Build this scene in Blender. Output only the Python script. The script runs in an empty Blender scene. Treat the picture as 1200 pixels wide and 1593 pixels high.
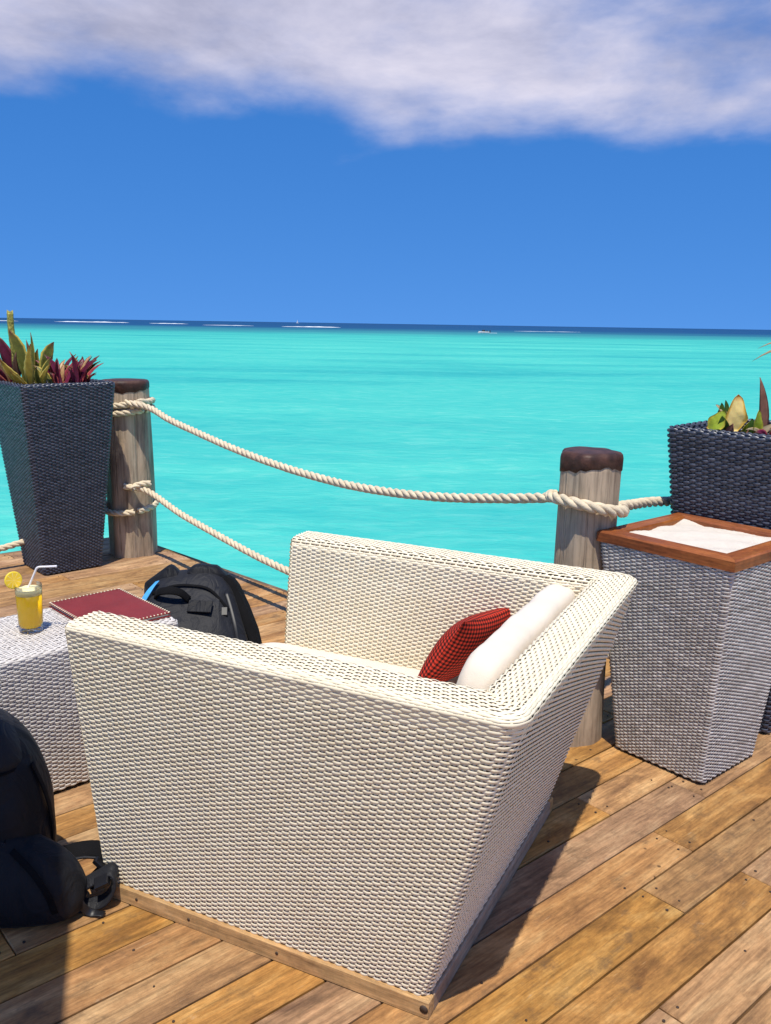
import bpy, bmesh, math, random
import numpy as np
from mathutils import Vector, Matrix
random.seed(7); rng = np.random.default_rng(7)
R = math.radians
scene = bpy.context.scene

# ------------------------------------------------------------------ camera
cam_d = bpy.data.cameras.new("camera"); cam = bpy.data.objects.new("camera", cam_d)
scene.collection.objects.link(cam); scene.camera = cam
cam_d.sensor_fit = 'VERTICAL'; cam_d.sensor_height = 24.0
cam_d.lens = 1376.0 / 1593.0 * 24.0
cam_d.clip_start = 0.05; cam_d.clip_end = 60000
PITCH, ROLL = R(12.02), R(0.9)
_r = Vector((1, 0, 0)); _u = Vector((0, math.sin(PITCH), math.cos(PITCH)))
_x = _r * math.cos(ROLL) + _u * math.sin(ROLL); _y = -_r * math.sin(ROLL) + _u * math.cos(ROLL)
_z = _x.cross(_y)
M4 = Matrix((( _x.x, _y.x, _z.x, 0), (_x.y, _y.y, _z.y, 0), (_x.z, _y.z, _z.z, 1.6), (0, 0, 0, 1)))
cam.matrix_world = M4

# ------------------------------------------------------------------ light
LIGHT = Vector((0.010, 0.350, -1.0)).normalized()        # the way sunlight travels
SUN_EL = math.asin(-LIGHT.z); SUN_ROT = math.atan2(-LIGHT.x, -LIGHT.y)
sd = bpy.data.lights.new("sun", 'SUN'); sd.energy = 5.0; sd.angle = R(0.53); sd.color = (1.0, 0.94, 0.82)
sun = bpy.data.objects.new("sun", sd); scene.collection.objects.link(sun)
sun.rotation_euler = LIGHT.to_track_quat('-Z', 'Y').to_euler(); sun.location = (0, 0, 20)
scene.view_settings.view_transform = 'Standard'; scene.view_settings.look = 'None'
scene.view_settings.gamma = 1.0; scene.view_settings.use_curve_mapping = False
scene.view_settings.exposure = 0.0

world = bpy.data.worlds.new("World"); scene.world = world; world.use_nodes = True
nt = world.node_tree; nt.nodes.clear()
class G:
    """tiny node-graph helper"""
    def __init__(s, tree): s.t = tree
    def n(s, typ, **kw):
        nd = s.t.nodes.new(typ)
        for k, v in kw.items():
            if k == 'i':
                for a, b in v.items():
                    if isinstance(b, bpy.types.NodeSocket): s.t.links.new(b, nd.inputs[a])
                    else: nd.inputs[a].default_value = b
            else: setattr(nd, k, v)
        return nd
    def m(s, op, a, b=None, c=None, clamp=False):
        nd = s.t.nodes.new('ShaderNodeMath'); nd.operation = op; nd.use_clamp = clamp
        for i, v in enumerate((a, b, c)):
            if v is None: continue
            if isinstance(v, bpy.types.NodeSocket): s.t.links.new(v, nd.inputs[i])
            else: nd.inputs[i].default_value = v
        return nd.outputs[0]
    def mix(s, f, a, b, mode='MIX'):
        nd = s.t.nodes.new('ShaderNodeMix'); nd.data_type = 'RGBA'; nd.blend_type = mode
        for idx, v in ((0, f), (6, a), (7, b)):
            if isinstance(v, bpy.types.NodeSocket): s.t.links.new(v, nd.inputs[idx])
            elif idx == 0: nd.inputs[0].default_value = v
            else: nd.inputs[idx].default_value = (*v, 1) if len(v) == 3 else v
        return nd.outputs[2]
    def ramp(s, f, stops, interp='LINEAR'):
        nd = s.t.nodes.new('ShaderNodeValToRGB'); cr = nd.color_ramp; cr.interpolation = interp
        while len(cr.elements) < len(stops): cr.elements.new(0.5)
        for e, (p, c) in zip(cr.elements, stops):
            e.position = p; e.color = (c, c, c, 1) if not hasattr(c, '__len__') else (*c, 1)
        s.t.links.new(f, nd.inputs[0]); return nd.outputs[0]
    def noise(s, vec, scale, detail=3, rough=0.5, dist=0.0, out=0):
        nd = s.n('ShaderNodeTexNoise', i={'Scale': scale, 'Detail': detail, 'Roughness': rough, 'Distortion': dist})
        if vec is not None: s.t.links.new(vec, nd.inputs['Vector'])
        return nd.outputs[out]
    def mapping(s, vec, loc=(0, 0, 0), rot=(0, 0, 0), sc=(1, 1, 1)):
        nd = s.n('ShaderNodeMapping', i={'Vector': vec, 'Location': loc, 'Rotation': rot, 'Scale': sc})
        return nd.outputs[0]
g = G(nt)
CLX = 11.7
tc = g.n('ShaderNodeTexCoord').outputs['Generated']
sep = g.n('ShaderNodeSeparateXYZ', i={0: tc}); dx, dy, dz = sep.outputs
# the clear tropical sky: the Nishita sky read a little higher than the horizon haze
zz = g.m('ADD', g.m('MULTIPLY', g.m('MAXIMUM', dz, 0.0), 0.75), 0.30)
vec = g.n('ShaderNodeCombineXYZ', i={0: dx, 1: dy, 2: zz}).outputs[0]
vec = g.n('ShaderNodeVectorMath', operation='NORMALIZE', i={0: vec}).outputs[0]
sky = g.n('ShaderNodeTexSky', sky_type='NISHITA', sun_disc=False, sun_elevation=SUN_EL, sun_rotation=SUN_ROT,
          altitude=0.0, air_density=1.0, dust_density=0.15, ozone_density=2.5)
nt.links.new(vec, sky.inputs[0])
skyc = g.n('ShaderNodeHueSaturation', i={'Saturation': 1.36, 'Value': 1.50, 'Color': sky.outputs[0]}).outputs[0]
skyc = g.mix(1.0, skyc, (1.03, 1.0, 1.17), 'MULTIPLY')
# a bank of cloud overhead whose edge stops well above the horizon
pv = g.mapping(tc, loc=(CLX, 0.4, 0.0), sc=(1.0, 1.0, 2.6))
n1 = g.noise(pv, 2.3, 8, 0.54, 0.15)
n2 = g.noise(g.mapping(tc, loc=(7.1, 3.3, 1.2), sc=(1, 1, 2.2)), 7.0, 6, 0.55, 0.15)
low = g.n('ShaderNodeMapRange', interpolation_type='SMOOTHSTEP', i={0: dz, 1: 0.115, 2: 0.270, 3: -0.42, 4: 0.22}).outputs[0]
high = g.n('ShaderNodeMapRange', interpolation_type='SMOOTHSTEP', i={0: dz, 1: 0.33, 2: 0.60, 3: 0.0, 4: -0.50}).outputs[0]
dens = g.m('ADD', g.m('ADD', g.m('ADD', n1, g.m('MULTIPLY', g.m('SUBTRACT', n2, 0.5), 0.52)), low), high)
cl = g.n('ShaderNodeMapRange', interpolation_type='SMOOTHSTEP', i={0: dens, 1: 0.36, 2: 0.82, 3: 0.0, 4: 0.93}).outputs[0]
shade = g.noise(g.mapping(tc, loc=(1.2, 5.7, 3), sc=(1, 1, 2.4)), 4.2, 7, 0.6, 0.3)
ccol = g.ramp(g.m('ADD', shade, g.m('MULTIPLY', g.m('SUBTRACT', n1, 0.5), 0.35)), [(0.30, (4.3, 4.35, 5.8)), (0.46, (6.2, 6.1, 7.6)), (0.62, (8.2, 7.8, 9.0))])
tot = g.mix(cl, skyc, ccol)
bg = g.n('ShaderNodeBackground', i={'Color': tot, 'Strength': 0.1})
nt.links.new(bg.outputs[0], g.n('ShaderNodeOutputWorld').inputs[0])

# ------------------------------------------------------------------ helpers
COL = scene.collection
def link(o, parent=None):
    COL.objects.link(o)
    if parent is not None: o.parent = parent
    return o
def tag(o, label=None, cat=None, group=None, kind=None):
    if label: o['label'] = label
    if cat: o['category'] = cat
    if group: o['group'] = group
    if kind: o['kind'] = kind
    return o
def empty(name, loc=(0, 0, 0), rz=0.0, **kw):
    o = bpy.data.objects.new(name, None); o.empty_display_size = 0.1
    o.location = loc; o.rotation_euler = (0, 0, rz); link(o); return tag(o, **kw)
def mesh_np(name, V, F, mat, parent=None, smooth=True, attrs=None, loc=None):
    """V (n,3), F (m,4) or (m,3) arrays"""
    V = np.asarray(V, dtype=np.float32); F = np.asarray(F, dtype=np.int32)
    me = bpy.data.meshes.new(name); k = F.shape[1]
    me.vertices.add(len(V)); me.vertices.foreach_set('co', V.ravel())
    me.loops.add(F.size); me.loops.foreach_set('vertex_index', F.ravel())
    me.polygons.add(len(F)); me.polygons.foreach_set('loop_start', np.arange(0, F.size, k, dtype=np.int32))
    me.polygons.foreach_set('loop_total', np.full(len(F), k, dtype=np.int32))
    if smooth: me.polygons.foreach_set('use_smooth', np.ones(len(F), dtype=bool))
    me.update(calc_edges=True); me.validate()
    for an, av in (attrs or {}).items():
        at = me.attributes.new(an, 'FLOAT', 'POINT'); at.data.foreach_set('value', np.asarray(av, dtype=np.float32))
    if mat: me.materials.append(mat)
    o = bpy.data.objects.new(name, me)
    if loc is not None: o.location = loc
    return link(o, parent)
def mesh_py(name, V, F, mat, parent=None, smooth=False, attrs=None):
    me = bpy.data.meshes.new(name); me.from_pydata([tuple(v) for v in V], [], F); me.update()
    if smooth: me.polygons.foreach_set('use_smooth', [True] * len(me.polygons))
    for an, av in (attrs or {}).items():
        at = me.attributes.new(an, 'FLOAT', 'POINT'); at.data.foreach_set('value', np.asarray(av, dtype=np.float32))
    if mat: me.materials.append(mat)
    return link(bpy.data.objects.new(name, me), parent)
def grid_faces(nu, nv, close_u=False, close_v=False):
    iu = np.arange(nu if close_u else nu - 1); iv = np.arange(nv if close_v else nv - 1)
    a, b = np.meshgrid(iu, iv, indexing='ij'); a1 = (a + 1) % nu; b1 = (b + 1) % nv
    return np.stack([a * nv + b, a1 * nv + b, a1 * nv + b1, a * nv + b1], -1).reshape(-1, 4)
def loft(name, rings, mat, parent=None, caps=True, smooth=True, attrs=None):
    rings = np.asarray(rings, float); nr, ns, _ = rings.shape
    V = rings.reshape(-1, 3).tolist(); F = [tuple(int(x) for x in f) for f in grid_faces(nr, ns, False, True)]
    if caps:
        for r, flip in ((0, True), (nr - 1, False)):
            c = len(V); V.append(rings[r].mean(0).tolist())
            for k in range(ns):
                a, b = r * ns + k, r * ns + (k + 1) % ns
                F.append((c, b, a) if flip else (c, a, b))
    if caps:
        bm = bmesh.new(); me_ = bpy.data.meshes.new('tmp'); me_.from_pydata(V, [], F); bm.from_mesh(me_); bmesh.ops.recalc_face_normals(bm, faces=bm.faces[:])
        bm.faces.ensure_lookup_table(); F = [tuple(v.index for v in f.verts) for f in bm.faces]; bm.free(); bpy.data.meshes.remove(me_)
    if attrs: attrs = {k: list(v) + [v[-1]] * (len(V) - len(v)) for k, v in attrs.items()}
    return mesh_py(name, V, F, mat, parent, smooth, attrs)
def tube_np(P, rad, ns=6):
    P = np.asarray(P, float); n = len(P)
    T = np.gradient(P, axis=0); T /= np.linalg.norm(T, axis=1)[:, None] + 1e-12
    ref = np.array([0, 0, 1.0]) if abs(T[0, 2]) < 0.9 else np.array([1.0, 0, 0])
    A = np.zeros_like(P); a = ref - T[0] * (ref @ T[0]); a /= np.linalg.norm(a)
    for i in range(n):
        a = a - T[i] * (a @ T[i]); a /= np.linalg.norm(a) + 1e-12; A[i] = a
    B = np.cross(T, A); rad = np.broadcast_to(np.asarray(rad, float), (n,))
    th = np.linspace(0, 2 * np.pi, ns, endpoint=False)
    return P[:, None, :] + rad[:, None, None] * (np.cos(th)[None, :, None] * A[:, None] + np.sin(th)[None, :, None] * B[:, None]), A, B
def tube(name, P, rad, mat, parent=None, ns=8):
    rings, _, _ = tube_np(P, rad, ns); return loft(name, rings, mat, parent)
def catmull(pts, per=12):
    p = np.asarray(pts, float); p = np.vstack([2 * p[0] - p[1], p, 2 * p[-1] - p[-2]]); out = []
    for i in range(1, len(p) - 2):
        for t in np.linspace(0, 1, per, endpoint=False):
            a, b, c, d = p[i - 1], p[i], p[i + 1], p[i + 2]
            out.append(0.5 * (2 * b + (c - a) * t + (2 * a - 5 * b + 4 * c - d) * t * t + (3 * b - a - 3 * c + d) * t ** 3))
    out.append(p[-2]); return np.array(out)
def resample(P, step=None, n=None):
    P = np.asarray(P, float); d = np.r_[0, np.cumsum(np.linalg.norm(np.diff(P, axis=0), axis=1))]
    if n is None: n = max(2, int(d[-1] / step) + 1)
    s = np.linspace(0, d[-1], n); return np.stack([np.interp(s, d, P[:, k]) for k in range(P.shape[1])], -1)
def chamfer_box(name, x0, x1, y0, y1, z0, z1, c, mat, parent=None, jit=0.0, skew=(0, 0)):
    """a board: prism with its top and vertical edges eased by c; skew slides the ends"""
    V = []
    for z, i in ((z0, 0), (z1 - c, 0), (z1, c)):
        for (x, y, sx, sy, k) in ((x0, y0, 1, 1, 0), (x1, y0, -1, 1, 1), (x1, y1, -1, -1, 1), (x0, y1, 1, -1, 0)):
            V.append((x + sx * i + (y - y0) * skew[k], y + sy * i, z))
    F = [(3, 2, 1, 0), (8, 9, 10, 11)]
    for r in (0, 4):
        for k in range(4): F.append((r + k, r + (k + 1) % 4, r + 4 + (k + 1) % 4, r + 4 + k))
    return mesh_py(name, V, F, mat, parent)
def rbox(name, c, s, r, mat, parent=None, n=3, puff=0.0, rot=None, seed=0, wrinkle=0.0):
    """rounded box (cushion): superellipsoid-like soft block; puff swells the faces"""
    nu, nv = 28, 16; V = []
    th = np.linspace(-np.pi / 2, np.pi / 2, nv); ph = np.linspace(0, 2 * np.pi, nu * 2, endpoint=False)
    def se(w, e): return np.sign(w) * np.abs(w) ** e
    e = r; rings = []
    rr = np.random.default_rng(seed)
    for t in th:
        ring = []
        for p in ph:
            x = se(math.cos(t), e) * se(math.cos(p), e); y = se(math.cos(t), e) * se(math.sin(p), e); z = se(math.sin(t), e)
            k = 1 + puff * (1 - abs(x)) * (1 - abs(y))
            ring.append((x * s[0] / 2, y * s[1] / 2, z * s[2] / 2 * k))
        rings.append(ring)
    A = np.array(rings)
    if wrinkle: A[..., 2] += wrinkle * np.sin(A[..., 0] * 23 + seed) * np.sin(A[..., 1] * 17 + 1.3 * seed)
    if rot is not None: A = A @ np.array(rot).T
    A = A + np.array(c)
    return loft(name, A, mat, parent)

# ------------------------------------------------------------------ materials
def material(name):
    m = bpy.data.materials.new(name); m.use_nodes = True; t = m.node_tree
    b = t.nodes['Principled BSDF']; return m, G(t), b
def simple(name, col, rough=0.6, spec=0.5, var=0.15, scale=12.0, bump=0.0, bscale=60.0, coat=0.0, sheen=0.0, metal=0.0, detail=4):
    m, g, b = material(name)
    co = g.n('ShaderNodeTexCoord').outputs['Object']
    n = g.noise(co, scale, detail, 0.6)
    f = g.ramp(n, [(0.3, 1 - var), (0.7, 1 + var)])
    c = g.mix(1.0, col, f, 'MULTIPLY'); g.t.links.new(c, b.inputs['Base Color'])
    b.inputs['Roughness'].default_value = rough; b.inputs['Specular IOR Level'].default_value = spec
    b.inputs['Coat Weight'].default_value = coat; b.inputs['Sheen Weight'].default_value = sheen; b.inputs['Metallic'].default_value = metal
    if bump:
        bn = g.n('ShaderNodeBump', i={'Strength': bump, 'Distance': 0.004, 'Height': g.noise(co, bscale, 3, 0.6)})
        g.t.links.new(bn.outputs[0], b.inputs['Normal'])
    return m
def strand_mat(name, c0, c1, rough=0.42, spec=0.5, dirt=(0.2, 0.16, 0.1), dirt_amt=0.0):
    m, g, b = material(name)
    at = g.n('ShaderNodeAttribute', attribute_name='tone').outputs['Fac']
    co = g.n('ShaderNodeTexCoord').outputs['Object']
    c = g.mix(at, c0, c1)
    n = g.noise(co, 5.0, 5, 0.65)
    c = g.mix(g.ramp(n, [(0.45, 0.0), (0.8, dirt_amt)]), c, dirt)
    g.t.links.new(c, b.inputs['Base Color'])
    b.inputs['Roughness'].default_value = rough; b.inputs['Specular IOR Level'].default_value = spec
    return m
def wood_mat(name, cols, grain=(2.0, 40.0, 40.0), rough=0.7, spec=0.3, stains=True, knots=0.0, sc=1.0, rnd=1.0, coat=0.0, bumpd=0.0015):
    """grain along local x"""
    m, g, b = material(name)
    co = g.n('ShaderNodeTexCoord').outputs['Object']
    oi = g.n('ShaderNodeObjectInfo').outputs['Random']
    off = g.n('ShaderNodeCombineXYZ', i={0: g.m('MULTIPLY', oi, 37.0), 1: g.m('MULTIPLY', oi, 91.0), 2: g.m('MULTIPLY', oi, 13.0)}).outputs[0]
    co = g.n('ShaderNodeVectorMath', operation='ADD', i={0: co, 1: off}).outputs[0]
    fib = g.noise(g.mapping(co, sc=grain), 1.0 * sc, 6, 0.65, 0.4)
    blot = g.noise(g.mapping(co, sc=(1.6, 5.0, 5.0)), 1.6 * sc, 6, 0.68, 0.6)
    fine = g.noise(g.mapping(co, sc=(14, 160, 160)), 1.0 * sc, 3, 0.6)
    strk = g.noise(g.mapping(co, sc=(4.5, 85, 85)), 1.0 * sc, 5, 0.7, 0.3)
    mott = g.noise(g.mapping(co, sc=(1, 1.6, 1)), 38.0 * sc, 6, 0.72)
    c = g.ramp(blot, [(0.32, cols[0]), (0.5, cols[1]), (0.68, cols[2])])
    c = g.mix(1.0, c, g.ramp(strk, [(0.30, 0.66), (0.5, 1.0), (0.72, 1.22)]), 'MULTIPLY')
    c = g.mix(1.0, c, g.ramp(mott, [(0.30, 0.78), (0.5, 1.0), (0.72, 1.16)]), 'MULTIPLY')
    c = g.mix(1.0, c, g.ramp(fib, [(0.3, 0.72), (0.55, 1.0), (0.75, 1.16)]), 'MULTIPLY')
    c = g.mix(1.0, c, g.ramp(fine, [(0.35, 0.85), (0.65, 1.1)]), 'MULTIPLY')
    v = g.m('ADD', g.m('MULTIPLY', oi, 0.42 * rnd), 1 - 0.21 * rnd)
    c = g.mix(1.0, c, g.n('ShaderNodeCombineColor', i={0: v, 1: v, 2: v}).outputs[0], 'MULTIPLY')
    hs = g.n('ShaderNodeHueSaturation', i={'Hue': g.m('ADD', g.m('MULTIPLY', g.m('FRACT', g.m('MULTIPLY', oi, 7.31)), 0.010 * rnd), 0.5 + 0.001 * rnd),
              'Saturation': g.m('ADD', g.m('MULTIPLY', g.m('FRACT', g.m('MULTIPLY', oi, 3.77)), 0.4 * rnd), 1 - 0.22 * rnd), 'Color': c}).outputs[0]
    c = hs
    if stains:
        dk = g.noise(g.mapping(co, sc=(1.0, 1.4, 1)), 9.0, 5, 0.7)
        c = g.mix(g.ramp(dk, [(0.55, 0.0), (0.72, 0.65)]), c, (0.095, 0.060, 0.034))
        vo = g.n('ShaderNodeTexVoronoi', i={'Scale': 11.0}); g.t.links.new(g.mapping(co, sc=(1, 1, 0.02)), vo.inputs['Vector'])
        keep = g.noise(co, 2.3, 2, 0.5)
        spot = g.m('MULTIPLY', g.ramp(vo.outputs['Distance'], [(0.045, 1.0), (0.085, 0.0)]), g.ramp(keep, [(0.52, 0.0), (0.58, 1.0)]))
        c = g.mix(g.m('MULTIPLY', spot, 0.8), c, (0.045, 0.025, 0.012))
        wh = g.noise(g.mapping(co, sc=(1.0, 1.8, 1)), 5.2, 9, 0.8, 0.5)
        c = g.mix(g.ramp(wh, [(0.62, 0.0), (0.76, 0.6)]), c, (0.60, 0.47, 0.31))
        sc2 = g.noise(g.mapping(co, rot=(0, 0, 0.6), sc=(6, 90, 1)), 1.2, 2, 0.5)
        c = g.mix(g.ramp(sc2, [(0.73, 0.0), (0.78, 0.35)]), c, (0.55, 0.42, 0.26))
    g.t.links.new(c, b.inputs['Base Color'])
    rg = g.ramp(blot, [(0.3, rough + 0.1), (0.7, rough - 0.12)]); g.t.links.new(rg, b.inputs['Roughness'])
    b.inputs['Specular IOR Level'].default_value = spec; b.inputs['Coat Weight'].default_value = coat; b.inputs['Coat Roughness'].default_value = 0.25
    bn = g.n('ShaderNodeBump', i={'Strength': 0.7, 'Distance': bumpd, 'Height': g.m('ADD', fib, g.m('MULTIPLY', fine, 0.6))})
    g.t.links.new(bn.outputs[0], b.inputs['Normal'])
    return m
M = {}
M['deck'] = wood_mat('deck_wood', [(0.185, 0.088, 0.038), (0.385, 0.196, 0.078), (0.55, 0.325, 0.145)], rnd=0.65)
M['fascia'] = wood_mat('fascia_wood', [(0.10, 0.055, 0.03), (0.17, 0.10, 0.05), (0.24, 0.15, 0.08)], stains=False)
M['plinth'] = wood_mat('plinth_wood', [(0.38, 0.21, 0.09), (0.50, 0.29, 0.12), (0.58, 0.36, 0.17)], stains=False, rnd=0.4)
M['plinth_grey'] = wood_mat('grey_plinth_wood', [(0.30, 0.20, 0.13), (0.38, 0.27, 0.18), (0.44, 0.33, 0.23)], stains=False, rnd=0.3)  # greyer and duller than the other plinth boards, for the back one
M['teak'] = wood_mat('oiled_teak', [(0.15, 0.034, 0.006), (0.28, 0.070, 0.012), (0.37, 0.110, 0.020)], grain=(3, 60, 60), rough=0.5, spec=0.3, stains=False, rnd=0.4)
M['cream'] = strand_mat('cream_wicker', (0.79, 0.69, 0.49), (0.88, 0.795, 0.605), 0.40, 0.45, (0.50, 0.41, 0.27), 0.16)
M['cream_core'] = simple('cream_shade_backing', (0.11, 0.080, 0.050), 0.8, 0.2)  # dark tone stands for the shaded inside seen through the weave gaps
M['grey'] = strand_mat('grey_wicker', (0.36, 0.34, 0.31), (0.70, 0.67, 0.62), 0.34, 0.5, (0.26, 0.20, 0.13), 0.3)
M['grey_core'] = simple('grey_shade_backing', (0.05, 0.042, 0.042), 0.8, 0.2)  # interior shade of the grey weave put into the colour
M['lgrey'] = strand_mat('pale_grey_wicker', (0.55, 0.51, 0.475), (0.70, 0.66, 0.615), 0.40, 0.45, (0.35, 0.28, 0.2), 0.2)
M['dark'] = strand_mat('charcoal_wicker', (0.024, 0.028, 0.042), (0.080, 0.090, 0.122), 0.36, 0.5, (0.08, 0.07, 0.06), 0.25)
M['dark_core'] = simple('charcoal_shade_backing', (0.008, 0.008, 0.010), 0.8, 0.2)  # near black, for the shade inside the charcoal weave

# ------------------------------------------------------------------ sea
WZ = -1.6
def sea_mat():
    m, g, b = material('lagoon_water')
    geo = g.n('ShaderNodeNewGeometry').outputs['Position']
    s = g.n('ShaderNodeSeparateXYZ', i={0: geo})
    dist = g.n('ShaderNodeVectorMath', operation='LENGTH', i={0: g.n('ShaderNodeVectorMath', operation='MULTIPLY', i={0: geo, 1: (0.25, 1, 0)}).outputs[0]}).outputs['Value']
    big = g.noise(g.mapping(geo, sc=(0.004, 0.014, 1)), 1.0, 5, 0.55, 0.5)
    mid = g.noise(g.mapping(geo, rot=(0, 0, 0.12), sc=(0.035, 0.10, 1)), 1.0, 6, 0.6, 0.6)
    sm = g.noise(g.mapping(geo, rot=(0, 0, -0.1), sc=(1.1, 1.9, 1)), 1.0, 6, 0.68, 0.6)
    # depth of the bottom: shallow sand lagoon, then the reef edge, then deep water
    lg = g.m('LOGARITHM', g.m('MAXIMUM', g.m('ADD', dist, g.m('MULTIPLY', g.m('SUBTRACT', big, 0.5), g.m('MULTIPLY', dist, 0.55))), 1.0), 10.0)
    t = g.m('DIVIDE', lg, 4.0)
    c = g.ramp(t, [(0.0, (0.090, 0.560, 0.445)), (0.26, (0.082, 0.555, 0.445)), (0.42, (0.052, 0.470, 0.395)), (0.53, (0.066, 0.505, 0.405)),
                   (0.60, (0.050, 0.44, 0.365)), (0.628, (0.036, 0.26, 0.27)), (0.66, (0.020, 0.145, 0.21)), (0.70, (0.008, 0.065, 0.165)), (1.0, (0.006, 0.05, 0.15))])
    c = g.mix(1.0, c, g.ramp(mid, [(0.32, (0.52, 0.80, 0.89)), (0.5, (1, 1, 1)), (0.68, (1.45, 1.12, 1.07))]), 'MULTIPLY')
    c = g.mix(1.0, c, g.ramp(sm, [(0.32, (0.66, 0.925, 0.955)), (0.52, (1, 1, 1)), (0.70, (1.8, 1.08, 1.07))]), 'MULTIPLY')
    w1 = g.noise(g.mapping(geo, rot=(0, 0, 0.15), sc=(0.9, 2.2, 1)), 1.0, 5, 0.6, 0.5)
    w2 = g.noise(g.mapping(geo, rot=(0, 0, -0.25), sc=(4.0, 9.0, 1)), 1.0, 3, 0.6, 0.3)
    h = g.m('ADD', g.m('MULTIPLY', w1, 1.0), g.m('MULTIPLY', w2, 0.22))
    bn = g.n('ShaderNodeBump', i={'Strength': 0.55, 'Distance': 0.10, 'Height': h}).outputs[0]
    df = g.n('ShaderNodeBsdfDiffuse', i={'Color': c, 'Normal': bn}); gs = g.n('ShaderNodeBsdfGlossy', i={'Roughness': 0.16, 'Normal': bn})
    fr = g.m('MINIMUM', g.m('MULTIPLY', g.n('ShaderNodeFresnel', i={'IOR': 1.33, 'Normal': bn}).outputs[0], 0.55), 0.17)
    mx = g.n('ShaderNodeMixShader', i={0: fr}); g.t.links.new(df.outputs[0], mx.inputs[1]); g.t.links.new(gs.outputs[0], mx.inputs[2])
    g.t.links.new(mx.outputs[0], g.t.nodes['Material Output'].inputs[0]); g.t.nodes.remove(b)
    return m
M['sea'] = sea_mat()
rs = np.r_[0.5, np.geomspace(2, 30000, 60)]; ths = np.linspace(0, 2 * np.pi, 96, endpoint=False)
SV = np.array([[r * math.cos(t), r * math.sin(t), 0.0] for r in rs for t in ths])
SV[:, 2] = 0.02 * np.sin(SV[:, 0] * 1.3 + SV[:, 1] * 2.1) * (np.hypot(SV[:, 0], SV[:, 1]) < 60)
sea = mesh_np('sea', SV, grid_faces(len(rs), 96, False, True), M['sea'], loc=(0, 0, WZ)); tag(sea, kind='structure')
M['foam'] = simple('sea_foam', (0.80, 0.82, 0.82), 0.9, 0.2, 0.12, 0.05)
def foam(cx, cy, length, h, seed):
    rr = np.random.default_rng(seed); n = max(12, int(length / 4)); V = []
    xs = np.linspace(-length / 2, length / 2, n)
    for i, x in enumerate(xs):
        e = max(0.04, (1 - abs(2 * i / (n - 1) - 1) ** 3)) * rr.uniform(0.35, 1.0); y0 = 4 * math.sin(x * 0.02 + seed) + rr.normal() * 0.8
        for (yy, z) in ((-2.4, -0.02), (-0.8, 0.8), (0.3, 1.0), (2.0, -0.02)): V.append((cx + x, cy + y0 + yy * (0.25 + .5 * e), 0.02 + max(0, z) * h * e + min(0, z)))
    mesh_np('foam_crest', V, grid_faces(n, 4), M['foam'], sea)
foam(-311, 945, 78, 0.80, 1); foam(-402, 930, 40, 0.45, 2); foam(-210, 865, 38, 0.50, 3); foam(-123, 697, 40, 0.22, 4)
foam(-55, 648, 42, 0.55, 5); foam(95, 540, 40, 0.10, 6)

# ------------------------------------------------------------------ deck
PD = R(41.0); PU = np.array([math.cos(PD), math.sin(PD)]); PN = np.array([-PU[1], PU[0]])
def uv2xy(u, n): return np.array([u * PU[0] + n * PN[0], u * PU[1] + n * PN[1]])
E0 = np.array([-1.66, 6.252]); ED = np.array([math.cos(R(-44.9)), math.sin(R(-44.9))])      # the seaward edge
N_STEP = 2.50                                       # rows nearer than this run on past the slimmer post
def edge_u(n):                                     # u where the row n meets the seaward edge
    if n < N_STEP: return 6.2
    A = np.array([[PU[0], -ED[0]], [PU[1], -ED[1]]]); return np.linalg.solve(A, E0 - n * PN)[0]
deck = bpy.data.objects.new('deck', None); link(deck); tag(deck, kind='structure')
PITCHW, GAP = 0.1455, 0.006
N_HI = float(np.array([-2.663, 5.915]) @ PN)       # the deck's left edge
base_n = float(np.array([-0.571, 2.108]) @ PN)
joints = {}
for p in ((0.742, 2.735), (0.952, 2.528), (1.133, 2.344)):
    joints.setdefault(round((np.array(p) @ PN - base_n) / PITCHW - 0.5), []).append(float(np.array(p) @ PU))
i_hi = int((N_HI - base_n) / PITCHW); screws = []
for i in range(-22, i_hi + 1):
    n0 = base_n + i * PITCHW + GAP / 2; n1 = n0 + PITCHW - GAP
    if i == i_hi: n1 = N_HI
    ue0, ue1 = edge_u(n0) - 0.035, edge_u(n1) - 0.035
    if ue0 - ue1 > 1: ue0 = ue1 + (n1 - n0) * (ED @ PU) / (ED @ PN) * -1
    u_start = -3.4
    cuts = list(joints.get(i, []))
    u = ue0 - random.uniform(0.5, 2.2)
    while u > u_start:
        if all(abs(u - c) > 1.0 for c in cuts): cuts.append(u)
        u -= random.uniform(1.7, 3.0)
    cuts = sorted(c for c in cuts if c < ue0 - 0.3)
    ends = [u_start] + cuts + [None]
    for a, bnd in zip(ends[:-1], ends[1:]):
        last = bnd is None
        x0 = a + 0.0015; x1 = (ue0 if last else bnd - 0.0015); sk1 = (ue1 - ue0) / (n1 - n0) if last else 0.0
        cx = (x0 + x1) / 2; cn = (n0 + n1) / 2; L2 = (x1 - x0) / 2; w2 = (n1 - n0) / 2
        o = chamfer_box('plank', -L2, L2, -w2, w2, -0.035, 0.0, 0.003, M['deck'], deck, skew=(0, sk1))
        xy = uv2xy(cx, cn); o.location = (xy[0], xy[1], random.uniform(-0.0022, 0.0)); o.rotation_euler = (random.uniform(-0.004, 0.004), 0, PD)
        for e in (x0 + 0.03, x1 - 0.03):
            for s in (-1, 1): screws.append(uv2xy(e, cn + s * w2 * 0.55 + random.uniform(-.006, .006)))
    for k in range(-6, 10):
        uu = k * 0.62 + 0.2
        if uu < ue0 - 0.1:
            for s in (-1, 1):
                if random.random() < 0.3: screws.append(uv2xy(uu + random.uniform(-.02, .02), cn + s * w2 * 0.55 + random.uniform(-.008, .008)))
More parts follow.
